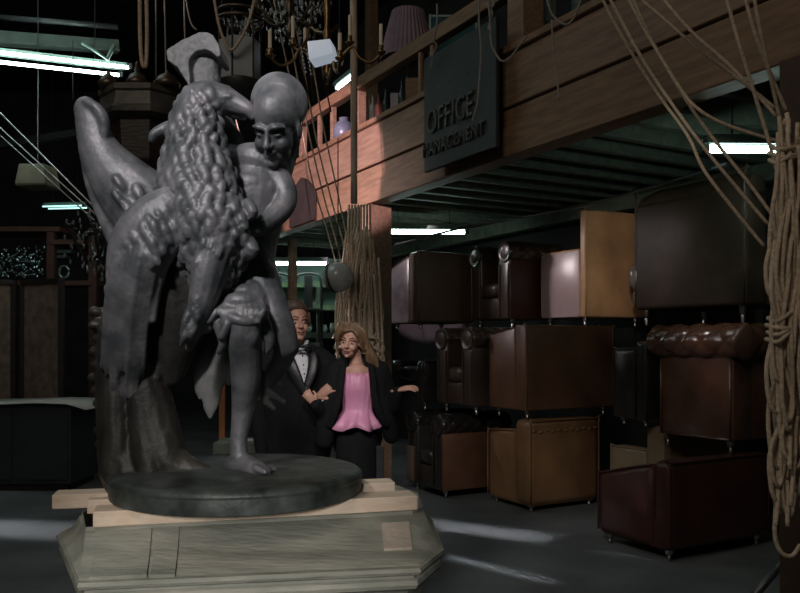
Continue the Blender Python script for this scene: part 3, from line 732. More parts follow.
def face_bits(mt,body,fem=False):
    bm=bmesh.new()
    for s in (-1,1): he(bm,mt,(s*.031,-.083,-.008),(.0115,.0075,.005))
    e=obj('eyes',bm,eye_w,body,smooth=True)
    bm=bmesh.new()
    for s in (-1,1): he(bm,mt,(s*.031+.001,-.0885,-.0085),(.0062,.004,.0052))
    obj('irises',bm,eye_d,e,smooth=True)
    bm=bmesh.new(); ht(bm,mt,[(-.023,-.09,-.070),(-.008,-.103,-.066),(0,-.104,-.068),(.008,-.103,-.066),(.023,-.09,-.070)],[.002,.0045,.004,.0045,.002]); ht(bm,mt,[(-.018,-.092,-.074),(0,-.101,-.0795),(.018,-.092,-.074)],[.002,.0055,.002])
    obj('lips',bm,lip if fem else lip_m,body,smooth=True)
    bm=bmesh.new()
    for s in (-1,1): ht(bm,mt,[(s*.014,-.098,.022),(s*.032,-.098,.03),(s*.053,-.075,.023)],[.0025,.003,.0015])
    obj('eyebrows',bm,hair_m,body,smooth=True)
def hand(bm,wrist,d,nrm,curl=.5,s=1.,side=1,spread=.12):
    """wrist point, pointing direction d, nrm = back-of-hand normal"""
    d=Vector(d).normalized(); nrm=Vector(nrm); nrm=(nrm-d*nrm.dot(d)).normalized(); x=d.cross(nrm)*side
    w=Vector(wrist); 
    def P(a,b,c): return w+(x*a+d*b+nrm*c)*s
    tube(bm,[P(0,-.03,0),P(0,.02,0),P(0,.05,0),P(0,.085,0)],[.026*s,.031*s,.037*s,.036*s],seg=12,n=3,flat=(nrm,.5),round_caps=True)
    for i,(a,L) in enumerate(((-.03,.072),(-.0105,.082),(.0095,.077),(.028,.06))):
        p=P(a,.08,0); dirs=d+x*((i-1.5)*spread); pts=[P(a,.055,0),p]; ang=0; cur=p
        for k in range(3):
            ang+=curl*(.5 if k==0 else .75)
            v=(dirs*math.cos(ang)-nrm*math.sin(ang)).normalized()
            cur=cur+v*L*s*(.42,.33,.25)[k]; pts.append(cur)
        tube(bm,pts,[.0095*s,.0095*s,.009*s,.0083*s,.007*s],seg=9,n=3,round_caps=True)
    tube(bm,[P(-.022,.015,-.004),P(-.046,.042,-.012),P(-.056,.068,-.022),P(-.052,.09,-.03)],[.014*s,.0125*s,.0105*s,.008*s],seg=9,n=3,round_caps=True)

# ---------------- the man
SY=5.62
FT=HZ+EYE*F/SY          # floor row at his depth
man=thing('person','man in black dinner jacket, white shirt and bow tie standing left of the woman','person',at(299,FT,SY))
mh=HM(at(296,322,SY-.02),24,-2,-2,1.1)
bm=bmesh.new(); head(bm,mh)
T_(bm,[(296,332,.02,9),(295,346,.03,9.5),(294,356,.04,12)])
T_(bm,[(296,366,.03,22),(298,392,.03,22),(298,420,.03,20),(298,440,.03,21)],flat=(Vector((0,1,0)),.65))
T_(bm,[(272,370,.05,5),(296,362,.07,8),(322,371,.05,5)])
T_(bm,[(268,370,.04,5),(262,387,.03,5.5),(260,412,.02,5)]); T_(bm,[(260,412,.02,5),(266,436,-.02,5),(267,455,-.04,4)])
T_(bm,[(325,371,.04,5),(334,387,.02,5.5),(338,409,-.01,5)]); T_(bm,[(338,409,-.01,5),(331,405,-.12,4.5),(320,397.5,-.2,4)])
for s,x in ((-1,288),(1,308)):
    T_(bm,[(x,440,.03,12),(x+s*2,495,.03,9),(x+s*2,FT-8,.05,5.5)]); T_(bm,[(x+s*2,FT-4,.06,5),(x+s*4,FT-3,-.04,5),(x+s*5,FT-2.5,-.11,3.5)])
hand(bm,at(318,397,SY-.22),(.75,-.15,.62),(-.3,-.9,.3),.55,.96,-1)
hand(bm,at(267,455,SY-.05),(.1,-.1,-1),(-1,-.2,0),.4,.95,1)
body=sculpt('body',bm,.0058,2,skin,man); face_bits(mh,body)
bm=bmesh.new()
he(bm,mh,(0,.026,.044),(.081,.092,.09),20,14); he(bm,mh,(0,.062,-.01),(.074,.05,.08))
ht(bm,mh,[(-.078,-.034,.045),(-.081,-.024,.0),(-.077,-.012,-.035)],[.012,.012,.006]); ht(bm,mh,[(.078,-.034,.045),(.08,-.024,.0),(.077,-.012,-.03)],[.012,.012,.006])
for k in range(18):
    a=k/17*2-1; ht(bm,mh,[(a*.062+.008,-.07+.03*a*a,.082-.02*a*a),(a*.066-.004,-.06+.02*a*a,.112-.035*a*a+.006*math.sin(k*2.1)),(a*.07-.01,-.01,.136-.05*a*a),(a*.07,.05,.112-.04*a*a)],[.006,.012,.012,.008],seg=7)
sculpt('hair',bm,.0055,2,hair_m,man)
# shirt, jacket, trousers
bm=bmesh.new(); T_(bm,[(298,354,-.01,8),(299.5,361,-.055,10.5),(301.5,374,-.09,9.5),(304,388,-.105,6)],flat=(Vector((0,1,0)),.62))
T_(bm,[(286,341,.03,2.6),(291,345,-.045,2.8),(299,348.5,-.075,2.6),(305,346,-.05,2.5),(307,342,.0,2.4)])
shirt=sculpt('shirt',bm,.006,2,white_c,man)
bm=bmesh.new()
for k in range(4): ell(bm,at(302.6+k*.9,356+k*9,SY-.175),.006)
obj('shirt_stud',bm,satin,shirt,smooth=True)
bm=bmesh.new(); mt=HM(at(302.5,346.5,SY-.165),18,0,4,1.)
for s in (-1,1): ht(bm,mt,[(0,0,0),(s*.025,0,.003),(s*.048,.006,.004)],[.009,.016,.019],seg=10)
he(bm,mt,(0,-.006,0),(.011,.012,.014)); tag(sculpt('bow_tie',bm,.004,1,satin,man),'black bow tie')
bm=bmesh.new()
T_(bm,[(268,364,.03,14),(282,358,.04,13.5),(312,358,.04,13.5),(325,365,.03,13)],seg=14,flat=(Vector((0,1,0)),.8))
T_(bm,[(280,372,.03,22),(281,400,.03,20.5),(283,430,.03,19),(286,452,.03,21)],seg=16,flat=(Vector((0,1,0)),.86))
T_(bm,[(318,372,.035,16),(318,400,.03,15),(315,430,.03,17),(313,452,.03,18)],seg=16,flat=(Vector((0,1,0)),.86))
T_(bm,[(302,391,-.015,21),(300,410,-.01,24),(299,430,.0,25),(299,452,.02,28)],seg=16,flat=(Vector((0,1,0)),.72))
T_(bm,[(292,352,.09,15),(296,390,.1,22)],flat=(Vector((0,1,0)),.6))
T_(bm,[(266,364,.03,13),(260,388,.03,11),(259,414,.02,10),(262,440,-.02,8.5),(263,450,-.04,8)])
T_(bm,[(326,365,.03,12.5),(335,388,.02,11),(339,410,-.01,10),(331,405,-.12,9),(322,399,-.19,7.5)])
jacket=sculpt('jacket',bm,.0075,3,suit,man)
bm=bmesh.new()
for pts in ([(287,343,-.02,3),(288,356,-.1,5.5),(294,372,-.14,6),(303,391,-.145,3.5)],[(307,344,-.02,3),(313,356,-.09,5.2),(312,372,-.13,5.2),(305,391,-.145,3.2)]):
    T_(bm,pts,flat=(Vector((.1,1,0)),.3))
obj('lapels',bm,satin,jacket,smooth=True)
bm=bmesh.new(); tube(bm,[at(322,399,SY-.19),at(319.6,397.2,SY-.212)],.042,seg=12,n=1); obj('shirt_cuff',bm,white_c,shirt,smooth=True)
bm=bmesh.new()
T_(bm,[(299,440,.03,26),(299,462,.03,27)],flat=(Vector((0,1,0)),.7))
for s,x in ((-1,287),(1,311)): T_(bm,[(x,455,.03,15),(x+s*2,500,.03,12),(x+s*2,FT-7,.05,9.5)])
sculpt('trousers',bm,.008,2,suit,man)
for s,x in ((-1,288),(1,308)):
    bm=bmesh.new(); T_(bm,[(x+s*2,FT-5,.07,6.2),(x+s*4,FT-4.5,-.03,6),(x+s*5,FT-3.6,-.13,4.4)]); obj('shoe',bm,shoe_m,man,smooth=True)

# ---------------- the woman
SY=5.45
FT=HZ+EYE*F/SY
wom=thing('person','woman in pink peplum top and open black jacket, arm held out to the right','person',at(357,FT,SY))
wh=HM(at(351.5,340.5,SY-.03),-14,6,7,.93)
bm=bmesh.new(); head(bm,wh,True)
T_(bm,[(354,350,.02,6.8),(356,362,.02,6.8),(357,370,.03,9)])
T_(bm,[(357,378,.02,14),(357,395,.02,13.5),(357,410,.02,12.5),(357,432,.03,18),(357,445,.03,19)],flat=(Vector((0,1,0)),.62))
T_(bm,[(340,377,.06,4),(357,371,.03,8.5),(375,377,.06,4)]); T_(bm,[(349,374,-.02,7.5),(357,373,-.035,9.5),(365,374,-.02,7.5)],flat=(Vector((0,1,0)),.6))
for s in (-1,1): E_(bm,357+s*7,386,-.045,6.5,8,6)
T_(bm,[(337,378,.05,4),(328,392,.03,4.5),(324,409,.0,4.3)]); T_(bm,[(324,409,.0,4.3),(320,408,-.06,4),(315,404,-.1,3.4)])
T_(bm,[(378,378,.05,4),(387,391,.02,4.5),(391,407,.0,4.3)]); T_(bm,[(391,407,.0,4.3),(395,398.5,-.05,4),(397,390,-.08,3.4)])
for s,x in ((-1,349),(1,365)):
    T_(bm,[(x,440,.03,12),(x+s*1,500,.03,8.5),(x,FT-8,.05,4.5)]); T_(bm,[(x,FT-6,.06,4),(x+s*1,FT-4,-.03,4),(x+s*2,FT-3,-.1,3)])
hand(bm,at(397.5,390,SY-.09),(.95,-.1,.18),(.1,-.35,1),.35,.9,1,.2)
hand(bm,at(315,404,SY-.1),(-.45,-.05,.55),(-.3,-.8,.4),.8,.82,-1)
wbody=sculpt('body',bm,.0056,2,skin_w,wom); face_bits(wh,wbody,True)
rs=random.Random(21)
bm=bmesh.new()
he(bm,wh,(0,.025,.05),(.086,.096,.086),20,14); he(bm,wh,(0,.065,-.03),(.08,.055,.1))
for k in range(40):      # swept waves, blown out to her left
    a=k/39*2-1
    if a<0: pts=[(a*.04,-.04,.125),(a*.095-.01,-.03,.06),(-.098+.02*(1+a),-.012+.05*(1+a),-.02),(-.1+.01*rs.random(),.01+.06*(1+a),-.085-.03*rs.random())]
    else: pts=[(a*.04,-.045,.125),(a*.09+.015,-.035,.07),(.105+.03*rs.random(),.0+.05*(1-a),-.03),(.135+.06*rs.random(),.02+.05*(1-a),-.105-.04*rs.random()),(.14+.07*rs.random(),.03,-.15-.03*rs.random())]
    ht(bm,wh,pts,[.016]+[.02]*(len(pts)-2)+[.008],seg=7)
ht(bm,wh,[(.02,-.072,.085),(-.03,-.082,.078),(-.065,-.06,.045),(-.088,-.03,.0)],[.014,.018,.017,.012])
ht(bm,wh,[(.02,-.07,.09),(.055,-.07,.065),(.082,-.045,.02),(.1,-.02,-.05)],[.014,.018,.018,.014])
tag(sculpt('hair',bm,.0056,1,hair_w,wom),'windswept light brown hair')
bm=bmesh.new(); ell(bm,wh@Vector((-.083,-.006,-.056)),.011); obj('earring',bm,pearl,wom,smooth=True)
# pink top with a ruffled peplum
bm=bmesh.new(); rings=[]; nA=96
prof=[(373,14.6,.78),(377,15.6,.82),(385,17.0,.88),(392,16.6,.84),(400,14.9,.74),(408,14.2,.70),(411,14.6,.70),(416,17.5,.75),(422,21.5,.8),(428,25,.82)]
for i,(py,hw,fl) in enumerate(prof):
    ring_=[]
    for k in range(nA):
        a=2*math.pi*k/nA; fold=0
        pl=max(0,(i-6)/3.); fold=1+pl*.11*math.sin(a*9+.6*i)+ (.035*math.sin(a*22) if i<2 else .012*math.sin(a*16+i*.4))
        c=at(357.5+(-1.0 if i>6 else 0),py+(2.2*math.sin(a*5)*pl)+(1.3*math.sin(a*11) if i==0 else 0),SY+.005)
        ring_.append(bm.verts.new(c+Vector((SR(hw)*math.cos(a)*fold,SR(hw)*fl*math.sin(a)*fold,0))))
    rings.append(ring_)
for a_,b_ in zip(rings,rings[1:]):
    for k in range(nA): bm.faces.new((a_[k],a_[(k+1)%nA],b_[(k+1)%nA],b_[k]))
top=obj('peplum_top',bm,pink,wom,smooth=True)
so=top.modifiers.new('t','SOLIDIFY'); so.thickness=.006; so.offset=1
tag(top,'strapless pink peplum top')
# jacket: open front
bm=bmesh.new()
T_(bm,[(338,371,.03,11),(345,366,.05,9)],flat=(Vector((0,1,0)),.8)); T_(bm,[(369,366,.05,9),(379,371,.03,11)],flat=(Vector((0,1,0)),.8))
T_(bm,[(345,364,.07,9),(357,362,.09,9),(370,364,.07,9)])
T_(bm,[(336,378,.0,10),(332,396,-.02,9.5),(327,420,-.01,10),(324,440,.0,10)],seg=14,flat=(Vector((.3,1,0)),.9))
T_(bm,[(343,368,-.03,3.5),(341,380,-.1,4),(339,396,-.11,4),(335,412,-.11,4),(330,425,-.08,4)],flat=(Vector((.3,1,0)),.6))
T_(bm,[(379,378,.0,9.5),(381,398,-.01,9.5),(387,420,.0,9),(391,436,.02,8)],seg=14,flat=(Vector((.3,1,0)),.9))
T_(bm,[(371,366,-.03,3.5),(373,380,-.09,4),(374.5,396,-.1,4),(379,412,-.1,4),(386,424,-.07,4)],flat=(Vector((.3,1,0)),.6))
T_(bm,[(357,372,.12,18),(357,400,.13,20),(357,438,.13,26)],seg=16,flat=(Vector((0,1,0)),.4))
T_(bm,[(336,372,.03,10.5),(328,392,.03,9.5),(324,411,.0,9),(319,408,-.06,7.5),(316,405,-.09,6.5)])
T_(bm,[(379,372,.03,10.5),(387,391,.02,9.5),(391,408,.0,9),(395,399,-.05,7.5),(397,392.5,-.075,6.5)])
wj=sculpt('jacket',bm,.0075,3,suit,wom)
bm=bmesh.new()
T_(bm,[(357,412,.02,13.5),(357,426,.02,18),(357,445,.02,21),(357,490,.02,21),(357,520,.03,19)],seg=20,flat=(Vector((0,1,0)),.7))
sculpt('skirt',bm,.008,2,suit,wom)
for s,x in ((-1,349),(1,365)):
    bm=bmesh.new(); T_(bm,[(x,FT-4.5,.07,4.6),(x+s*1,FT-4,-.02,4.8),(x+s*2,FT-2.6,-.115,3.2)]); obj('shoe',bm,shoe_m,wom,smooth=True)
# ================================================================ TUBE LIGHTS
WORLD = True
tube_m=EM('tube_glow',(.76,1.0,.94),22.)
refl=M('green_enamel_reflector',(.30,.42,.36),rough=.4,c2=(.24,.35,.30),bump=0)
steel=M('dark_steel',(.07,.075,.075),rough=.45,metal=.7)
def fixture(name_l,p,q,two=False,w=.055,drop=.05,m=None,spread=.06,r=.024,hang=0.):
    p=Vector(p); q=Vector(q); d=(q-p).normalized(); up=Vector((0,0,1)); s=d.cross(up).normalized()
    root=thing('tube_light',name_l,'light',p)
    bm=bmesh.new(); beam(bm,p+up*.045,q+up*.045,.06,.05,.006); obj('housing',bm,steel,root)
    bm=bmesh.new(); prism(bm,[p+up*.075+s*.03,p+up*.02+s*w,p+up*.012+s*w,p+up*.067+s*.03],q-p); prism(bm,[p+up*.075-s*.03,p+up*.02-s*w,p+up*.012-s*w,p+up*.067-s*.03],q-p); obj('reflector',bm,refl,root)
    for f in (.2,.8):
        c_=p.lerp(q,f); bm=bmesh.new(); tube(bm,[c_+up*.06,Vector((c_.x,c_.y,max(hang,c_.z+.08)-.003))],.005,n=1,seg=6); obj('hanger',bm,steel,root)
    for o in ((-1,1) if two else (0,)):
        bm=bmesh.new(); a=p+s*o*spread-up*.012+d*.03; b=q+s*o*spread-up*.012-d*.03
        tube(bm,[a,b],r,n=1,seg=12); obj('tube',bm,m or tube_m,root,smooth=True)
        for e in (p,q):
            bm=bmesh.new(); x=e+s*o*spread; box(bm,x-Vector((.022,.022,.035)),x+Vector((.022,.022,.03)),.004); obj('end_cap',bm,steel,root)
    return root
fixture('tube light under the balcony at upper right, behind the slanting ropes',at(705,147,5.0),at(840,148,5.0),hang=3.02)
fixture('tube light under the middle of the balcony, right of the support post',at(381,230.5,9.0),at(467,231,9.0),hang=3.02)
fixture('tube light deep under the balcony, behind the grey globe',at(256,262.5,11.6),at(328,262.5,11.6),hang=3.02)
fixture('long twin tube light in the top left corner of the hall',at(-46,51,7.6),at(126,70.5,8.6),True,w=.05,spread=.15,r=.017,hang=7.2)
fixture('short tube light glimpsed over the balcony rail behind the pale pole',at(336,88,9.9),at(354,74,9.6),hang=7.2)
fixture('tiny far tube light in the dark left of the statue',at(44,207,15),at(86,206,15),True,w=.04,spread=.12,hang=7.2,r=.014,m=EM('far_tube_glow',(.5,1,.9),1.6))
bm=bmesh.new(); tube(bm,[at(-5,17,8.5),at(60,22,8.7),at(118,27,8.9)],.03,n=1); tag(obj('pipe',bm,pipe_m,smooth=True),'grey roof pipe above the twin tube light','pipe')
bm=bmesh.new(); beam(bm,at(-20,37,8.3),at(118,47,9.1),.14,.13,.01); structure(obj('roof_beam',bm,M('dull_green_beam',(.10,.13,.11),rough=.6)))
bm=bmesh.new(); tube(bm,[at(82,43,8.3),at(106,58,8.3)],.015,n=1); tube(bm,[at(114,45,8.35),at(107,60,8.3)],.02,n=1); tag(obj('bracket',bm,refl,smooth=True),'pale V bracket at the right end of the twin tube light','bracket')
bm=bmesh.new(); beam(bm,at(-30,150,12),at(90,131,12),.1,.1); structure(obj('roof_beam',bm,steel))
# ================================================================ HANGING LANTERNS AND CHANDELIERS
brass=M('dull_brass',(.30,.19,.085),rough=.35,metal=.9,c2=(.17,.10,.045),scale=14)
dkbrass=M('dark_brass',(.13,.095,.06),rough=.4,metal=.7,c2=(.07,.05,.035),scale=10)
ivory=M('ivory_candle',(.80,.68,.52),rough=.5,c2=(.72,.60,.45))
lead=M('grey_lead_roof',(.12,.113,.10),rough=.55,metal=.3,c2=(.055,.052,.046),scale=6,bump=.2)
dkwood=M('very_dark_wood',(.03,.02,.016),rough=.5,c2=(.018,.012,.01),scale=4,stretch=(1,1,4))
def lz(py,Y): return EYE+(HZ-py)/F*Y
Y=4.7; c=at(146,345,Y)
lan=thing('hanging_lantern','big dark eight-sided hanging lantern behind the raised bronze wing','lantern',at(146,170,Y))
C0=Vector((c.x,c.y,-.088))
bm=bmesh.new(); lathe(bm,[(.05,lz(172,Y)),(.14,lz(166,Y)),(.20,lz(150,Y)),(.215,lz(114,Y)),(.225,lz(111,Y))],8,C0,R(22.5)); obj('body',bm,dkwood,lan)
bm=bmesh.new(); lathe(bm,[(.22,lz(111.5,Y)),(.275,lz(108,Y)),(.28,lz(103,Y)),(.265,lz(101,Y)),(.25,lz(88,Y)),(.262,lz(86,Y)),(.265,lz(81,Y)),(.22,lz(79,Y))],8,C0,R(22.5)); obj('roof',bm,lead,lan)
for x,dy_,py,r in ((0,-.16,59,.055),(-.17,-.14,66,.05),(.165,-.14,66,.065)):
    bm=bmesh.new(); b_=lz(80,Y); lathe(bm,[(r*1.1,b_),(r*1.15,b_+.02),(r,b_+.035),(r*.75,b_+.06),(r*.3,b_+.075),(r*.22,lz(py,Y)),(.004,lz(py,Y)+.015)],16,C0+Vector((x,dy_,0))); obj('dome_finial',bm,dkbrass,lan,smooth=True)
rope('doubled rope holding up the eight-sided lantern',[at(140,-20,Y),at(140,30,Y),at(142,62,Y-.02),at(146,64,Y-.02),at(147,30,Y),at(146,-20,Y)],.012,rope_m)
g='thin lines hanging by the eight-sided lantern'
for i,(x0,x1,y1) in enumerate(((156,156,78),(164,166,80),(184,185,40),(183,197,30))): rope(('line hanging straight down just right of the doubled rope','second line right of the doubled rope','line hanging behind the peaked bronze hood','slanting line reaching the peaked bronze hood')[i],[at(x0,-20,Y+.1),at((x0+x1)/2,20,Y+.1),at(x1,y1,Y+.1)],.005,rope_g,g)
# glazed lantern
Y=4.5; c=at(240,345,Y); C0=Vector((c.x,c.y,-.035))
gl=thing('glass_lantern','round glazed lantern with a crown of crystals hanging behind the youth\'s head','lantern',at(240,100,Y))
pane_m=M('frosted_pane',(.36,.38,.39),rough=.35,c2=(.28,.30,.31),scale=5,bump=0)
crys=GL('crystal',(.75,.78,.78),.08,.75)
bm=bmesh.new(); lathe(bm,[(.01,lz(106,Y)),(.06,lz(103,Y)),(.10,lz(94,Y)),(.118,lz(86,Y)),(.128,lz(83,Y)),(.13,lz(77,Y)),(.11,lz(75,Y))],24,C0); obj('bowl',bm,steel,gl,angle=40)
for k in range(6):
    a=k*math.pi/3+.35; a2=a+math.pi/3; r=.115
    p1=C0+Vector((r*math.cos(a),r*math.sin(a),0)); p2=C0+Vector((r*math.cos(a2),r*math.sin(a2),0))
    bm=bmesh.new(); prism(bm,[p1+Vector((0,0,lz(75,Y))),p2+Vector((0,0,lz(75,Y))),p2+Vector((0,0,lz(36,Y))),p1+Vector((0,0,lz(36,Y)))],(p1+p2-2*C0)*.012)
    if k in (1,2): bm.free()
    else: obj('pane',bm,pane_m,gl)
    bm=bmesh.new(); tube(bm,[p1+Vector((0,0,lz(77,Y))),p1+Vector((0,0,lz(8,Y)))],.006,n=1,seg=8); obj('upright',bm,steel,gl)
bm=bmesh.new()
for z in (lz(8,Y),lz(16,Y)): tube(bm,[C0+Vector((.125*math.cos(k*math.pi/12),.125*math.sin(k*math.pi/12),z)) for k in range(25)],.01,n=1,seg=8)
obj('crown_ring',bm,dkbrass,gl,smooth=True)
bm=bmesh.new(); rs=random.Random(4)
for k in range(90):
    a=rs.uniform(0,6.28); r=.085*math.sqrt(rs.random())+.01; z=lz(rs.uniform(12,52),Y); ell(bm,C0+Vector((r*math.cos(a),r*math.sin(a),z)),(.006,.006,.014),None,6,4)
tag(obj('crystal_drops',bm,crys,gl),kind='stuff')
for s in (-1,1):
    bm=bmesh.new(); tube(bm,[at(240+s*20,10,Y),at(240+s*8,-40,Y)],.005,n=1); obj('chain',bm,dkbrass,gl)
rope('pale rope drooping past the left side of the glazed lantern',[at(213,-10,4.3),at(216,10,4.3),at(221,32,4.32),at(230,50,4.34),at(240,40,4.34),at(250,18,4.32),at(256,-10,4.3)],.008,rope_m)
def arm(bm,pts,r): tube(bm,pts,r,seg=8,n=6)
# candle chandelier
Y=5.4
ch=thing('chandelier','brass chandelier with ivory candles and curling arms above the youth\'s head','chandelier',at(325,80,Y))
c=at(327,345,Y); C0=Vector((c.x,c.y,0))
bm=bmesh.new(); lathe(bm,[(.005,lz(78,Y)),(.02,lz(76,Y)),(.028,lz(72,Y)),(.016,lz(68,Y)),(.022,lz(64,Y)),(.05,lz(57,Y)),(.045,lz(50,Y)),(.02,lz(44,Y)),(.03,lz(34,Y)),(.014,lz(26,Y)),(.02,lz(14,Y)),(.03,lz(6,Y)),(.012,lz(-4,Y)),(.012,lz(-40,Y))],16,C0); obj('stem',bm,brass,ch,smooth=True)
for (cx,cy,ct,dy) in ((270,57,30,-.15),(293,46,16,.25),(350,44,15,.25),(381,54,24,-.15),(305,52,28,.4),(340,60,33,-.42)):
    e=at(cx,cy,Y+dy); s=Vector((c.x-e.x,c.y-e.y,0))
    bm=bmesh.new(); arm(bm,[e,e+s*.18+Vector((0,0,-.045)),e+s*.4+Vector((0,0,.0)),e+s*.52+Vector((0,0,.075)),e+s*.72+Vector((0,0,.03)),e+s+Vector((0,0,-.01))],.0105)
    a_=obj('arm',bm,brass,ch,smooth=True)
    bm=bmesh.new(); lathe(bm,[(.01,-.01),(.028,.004),(.034,.014),(.016,.02),(.017,.05),(.02,.055)],14,e); obj('drip_pan',bm,brass,a_,smooth=True)
    bm=bmesh.new(); zt=lz(ct,Y+dy); lathe(bm,[(.0125,e.z+.05),(.0125,zt-.004),(.008,zt)],12,Vector((e.x,e.y,0))); obj('candle',bm,ivory,a_,smooth=False,angle=40)
bm=bmesh.new()
for k in range(26):
    a=k/26*6.28; ell(bm,C0+Vector((.11*math.cos(a),.11*math.sin(a),lz(58,Y)-.012*(k%3))),(.007,.007,.016),None,6,4)
for k in range(14): ell(bm,at(301+ (k%2)*5+k*.4,48+k*2,Y-.2),(.006,.006,.009),None,6,4)
tag(obj('crystal_drops',bm,crys,ch),kind='stuff')
for i,(x0,y0,x1,y1) in enumerate(((299,56,311,105),(309,62,314,102),(320,62,331,112))):
    rope(('dark cord running down from the left arm of the candle chandelier','short dark cord under the candle chandelier','dark cord slanting from the chandelier to the balcony rail')[i],[at(x0,y0,5.35),at((x0+x1)/2,(y0+y1)/2,5.4),at(x1,y1,5.5)],.0055,dkbrass)
paper=M('bluish_white_card',(.88,.92,.96),rough=.7,c2=(.76,.83,.92),scale=9,stretch=(4,1,1),bump=.1)
bm=bmesh.new(); q=[at(307,41,5.0),at(330,38.5,5.06),at(333.5,53,5.06),at(309,60,5.0)]; prism(bm,q,(.02,.16,.004),.006)
pb=paper.node_tree.nodes['Principled BSDF']; pb.inputs['Emission Color'].default_value=(.75,.86,1,1); pb.inputs['Emission Strength'].default_value=.32   # glow added to whiten the shade, no lamp inside
tag(obj('lampshade',bm,paper,angle=30),'white boxy lampshade on the candle chandelier','lampshade')
def crystal_mass(name,label,cat,c,R_,H,n,m,seed,arms=8,mass=steel):
    rs=random.Random(seed); root=thing(name,label,cat,c)
    bm=bmesh.new(); lathe(bm,[(.02,-H*.5),(.05,-H*.4),(.025,-H*.2),(.06,0),(.025,H*.2),(.03,H*.5),(.01,H*.6)],14,c); obj('stem',bm,mass,root,smooth=True)
    for k in range(arms):
        a=6.283*k/arms; u=Vector((math.cos(a),math.sin(a),0)); rr=R_*rs.uniform(.75,1)
        bm=bmesh.new(); arm(bm,[c,c+u*rr*.4+Vector((0,0,-H*.25)),c+u*rr*.8+Vector((0,0,-H*.1)),c+u*rr+Vector((0,0,H*.1))],.012)
        lathe(bm,[(.01,0),(.035,.01),(.04,.03),(.02,.035)],10,c+u*rr+Vector((0,0,H*.1))); obj('arm',bm,mass,root,smooth=True)
    bm=bmesh.new()
    for k in range(n):
        a=rs.uniform(0,6.283); r=R_*rs.uniform(.15,1); z=rs.uniform(-.5,.5)*H*(1.15-r/R_*.5)
        ell(bm,c+Vector((r*math.cos(a),r*math.sin(a),z)),(.009,.009,.02),None,6,4)
    tag(obj('crystal_drops',bm,m,root),kind='stuff'); return root
crystal_mass('chandelier','dark crystal chandelier hanging above the candle chandelier','chandelier',at(290,8,6.4),.36,.5,220,crys,31,9,dkbrass)
crystal_mass('chandelier','dark jumbled chandelier in the gap between the raised wing and the shelf','chandelier',at(106,240,6.2),.3,.62,160,GL('smoky_crystal',(.35,.38,.38),.1,.5),32)
bm=bmesh.new(); tube(bm,[at(290,-60,6.4),at(290,-8,6.4)],.01,n=1); tag(obj('chain',bm,dkbrass),'chain above the dark crystal chandelier','chain')
# ================================================================ LEFT BACKGROUND
screen_m=M('mottled_tapestry',(.21,.14,.10),rough=.85,c2=(.11,.08,.06),scale=9,bump=.2,c3=(.22,.09,.08))
fs=thing('folding_screen','brown mottled two-leaf folding screen behind the counter at left','screen',at(20,345+EYE*F/9.5,9.5))
for i,(x0,x1,ya,yb) in enumerate(((-45,13.5,9.3,9.6),(22.5,61,9.6,9.3))):
    a=at(x0,0,ya); b=at(x1,0,yb); a.z=.05; b.z=.05; up=Vector((0,0,2.2)); th=Vector((0,.03,0))
    bm=bmesh.new(); prism(bm,[a,b,b+up,a+up],th); L_=obj('leaf',bm,screen_m,fs)
    bm=bmesh.new()
    for e in (a,b): beam(bm,e+Vector((0,.01,-.05)),e+up+Vector((0,.01,.02)),.06,.06,.004,Vector((0,1,0)))
    beam(bm,a+up+Vector((0,.01,0)),b+up+Vector((0,.01,0)),.06,.06,.004); obj('leaf_frame',bm,dkwood,L_)
cnt_m=M('blue_black_panel',(.028,.035,.04),rough=.6,c2=(.02,.026,.03))
x0=at(-40,0,8.2).x; x1=at(71,0,8.2).x
cb=thing('counter','dark blue-black counter at the left edge under a pale sheet','counter',(x0,8.2,0))
bm=bmesh.new(); box(bm,(x0,8.2,.07),(x1,9.0,.885),.01); obj('carcass',bm,cnt_m,cb)
bm=bmesh.new(); box(bm,(x0,8.24,0),(x1-.05,8.95,.07)); obj('plinth_base',bm,dkwood,cb)
for k in range(2):
    bm=bmesh.new(); w_=(x1-x0)/2; box(bm,(x0+w_*k+.03,8.185,.12),(x0+w_*(k+1)-.03,8.2,.82),.004); obj('door',bm,cnt_m,cb)
sheet_m=M('pale_sheet',(.52,.50,.46),rough=.8,c2=(.44,.42,.38))
bm=bmesh.new(); xs=[x0-.02,x0+.4,x0+.8,x1-.02,x1+.08,x1+.18]; zs=[.895,.90,.915,.905,.88,.845]
tp=[[Vector((x,y,z)) for x,z in zip(xs,zs)] for y in (8.12,9.02)]
vt=[[bm.verts.new(p) for p in r_] for r_ in tp]; vb=[[bm.verts.new(p-Vector((0,0,.008))) for p in r_] for r_ in tp]
for i in range(5):
    bm.faces.new((vt[0][i],vt[0][i+1],vt[1][i+1],vt[1][i])); bm.faces.new((vb[0][i],vb[1][i],vb[1][i+1],vb[0][i+1]))
    bm.faces.new((vt[0][i],vb[0][i],vb[0][i+1],vt[0][i+1])); bm.faces.new((vt[1][i],vt[1][i+1],vb[1][i+1],vb[1][i]))
for i in (0,5): bm.faces.new((vt[0][i],vt[1][i],vb[1][i],vb[0][i]))
tag(obj('sheet',bm,sheet_m,smooth=True),'pale sheet lying over the dark counter, its right end drooping','sheet')
redw=M('red_brown_rack',(.11,.045,.03),rough=.6,c2=(.07,.03,.02),scale=5)
Yr=10.6
rk=thing('rack','red-brown rack holding sparkling glass behind the folding screen','rack',at(20,345+EYE*F/Yr,Yr))
for px in (-60,50,92):
    a=at(px,0,Yr); bm=bmesh.new(); box(bm,(a.x-.05,Yr,0),(a.x+.05,Yr+.1,lz(228,Yr)),.006); obj('upright',bm,redw,rk)
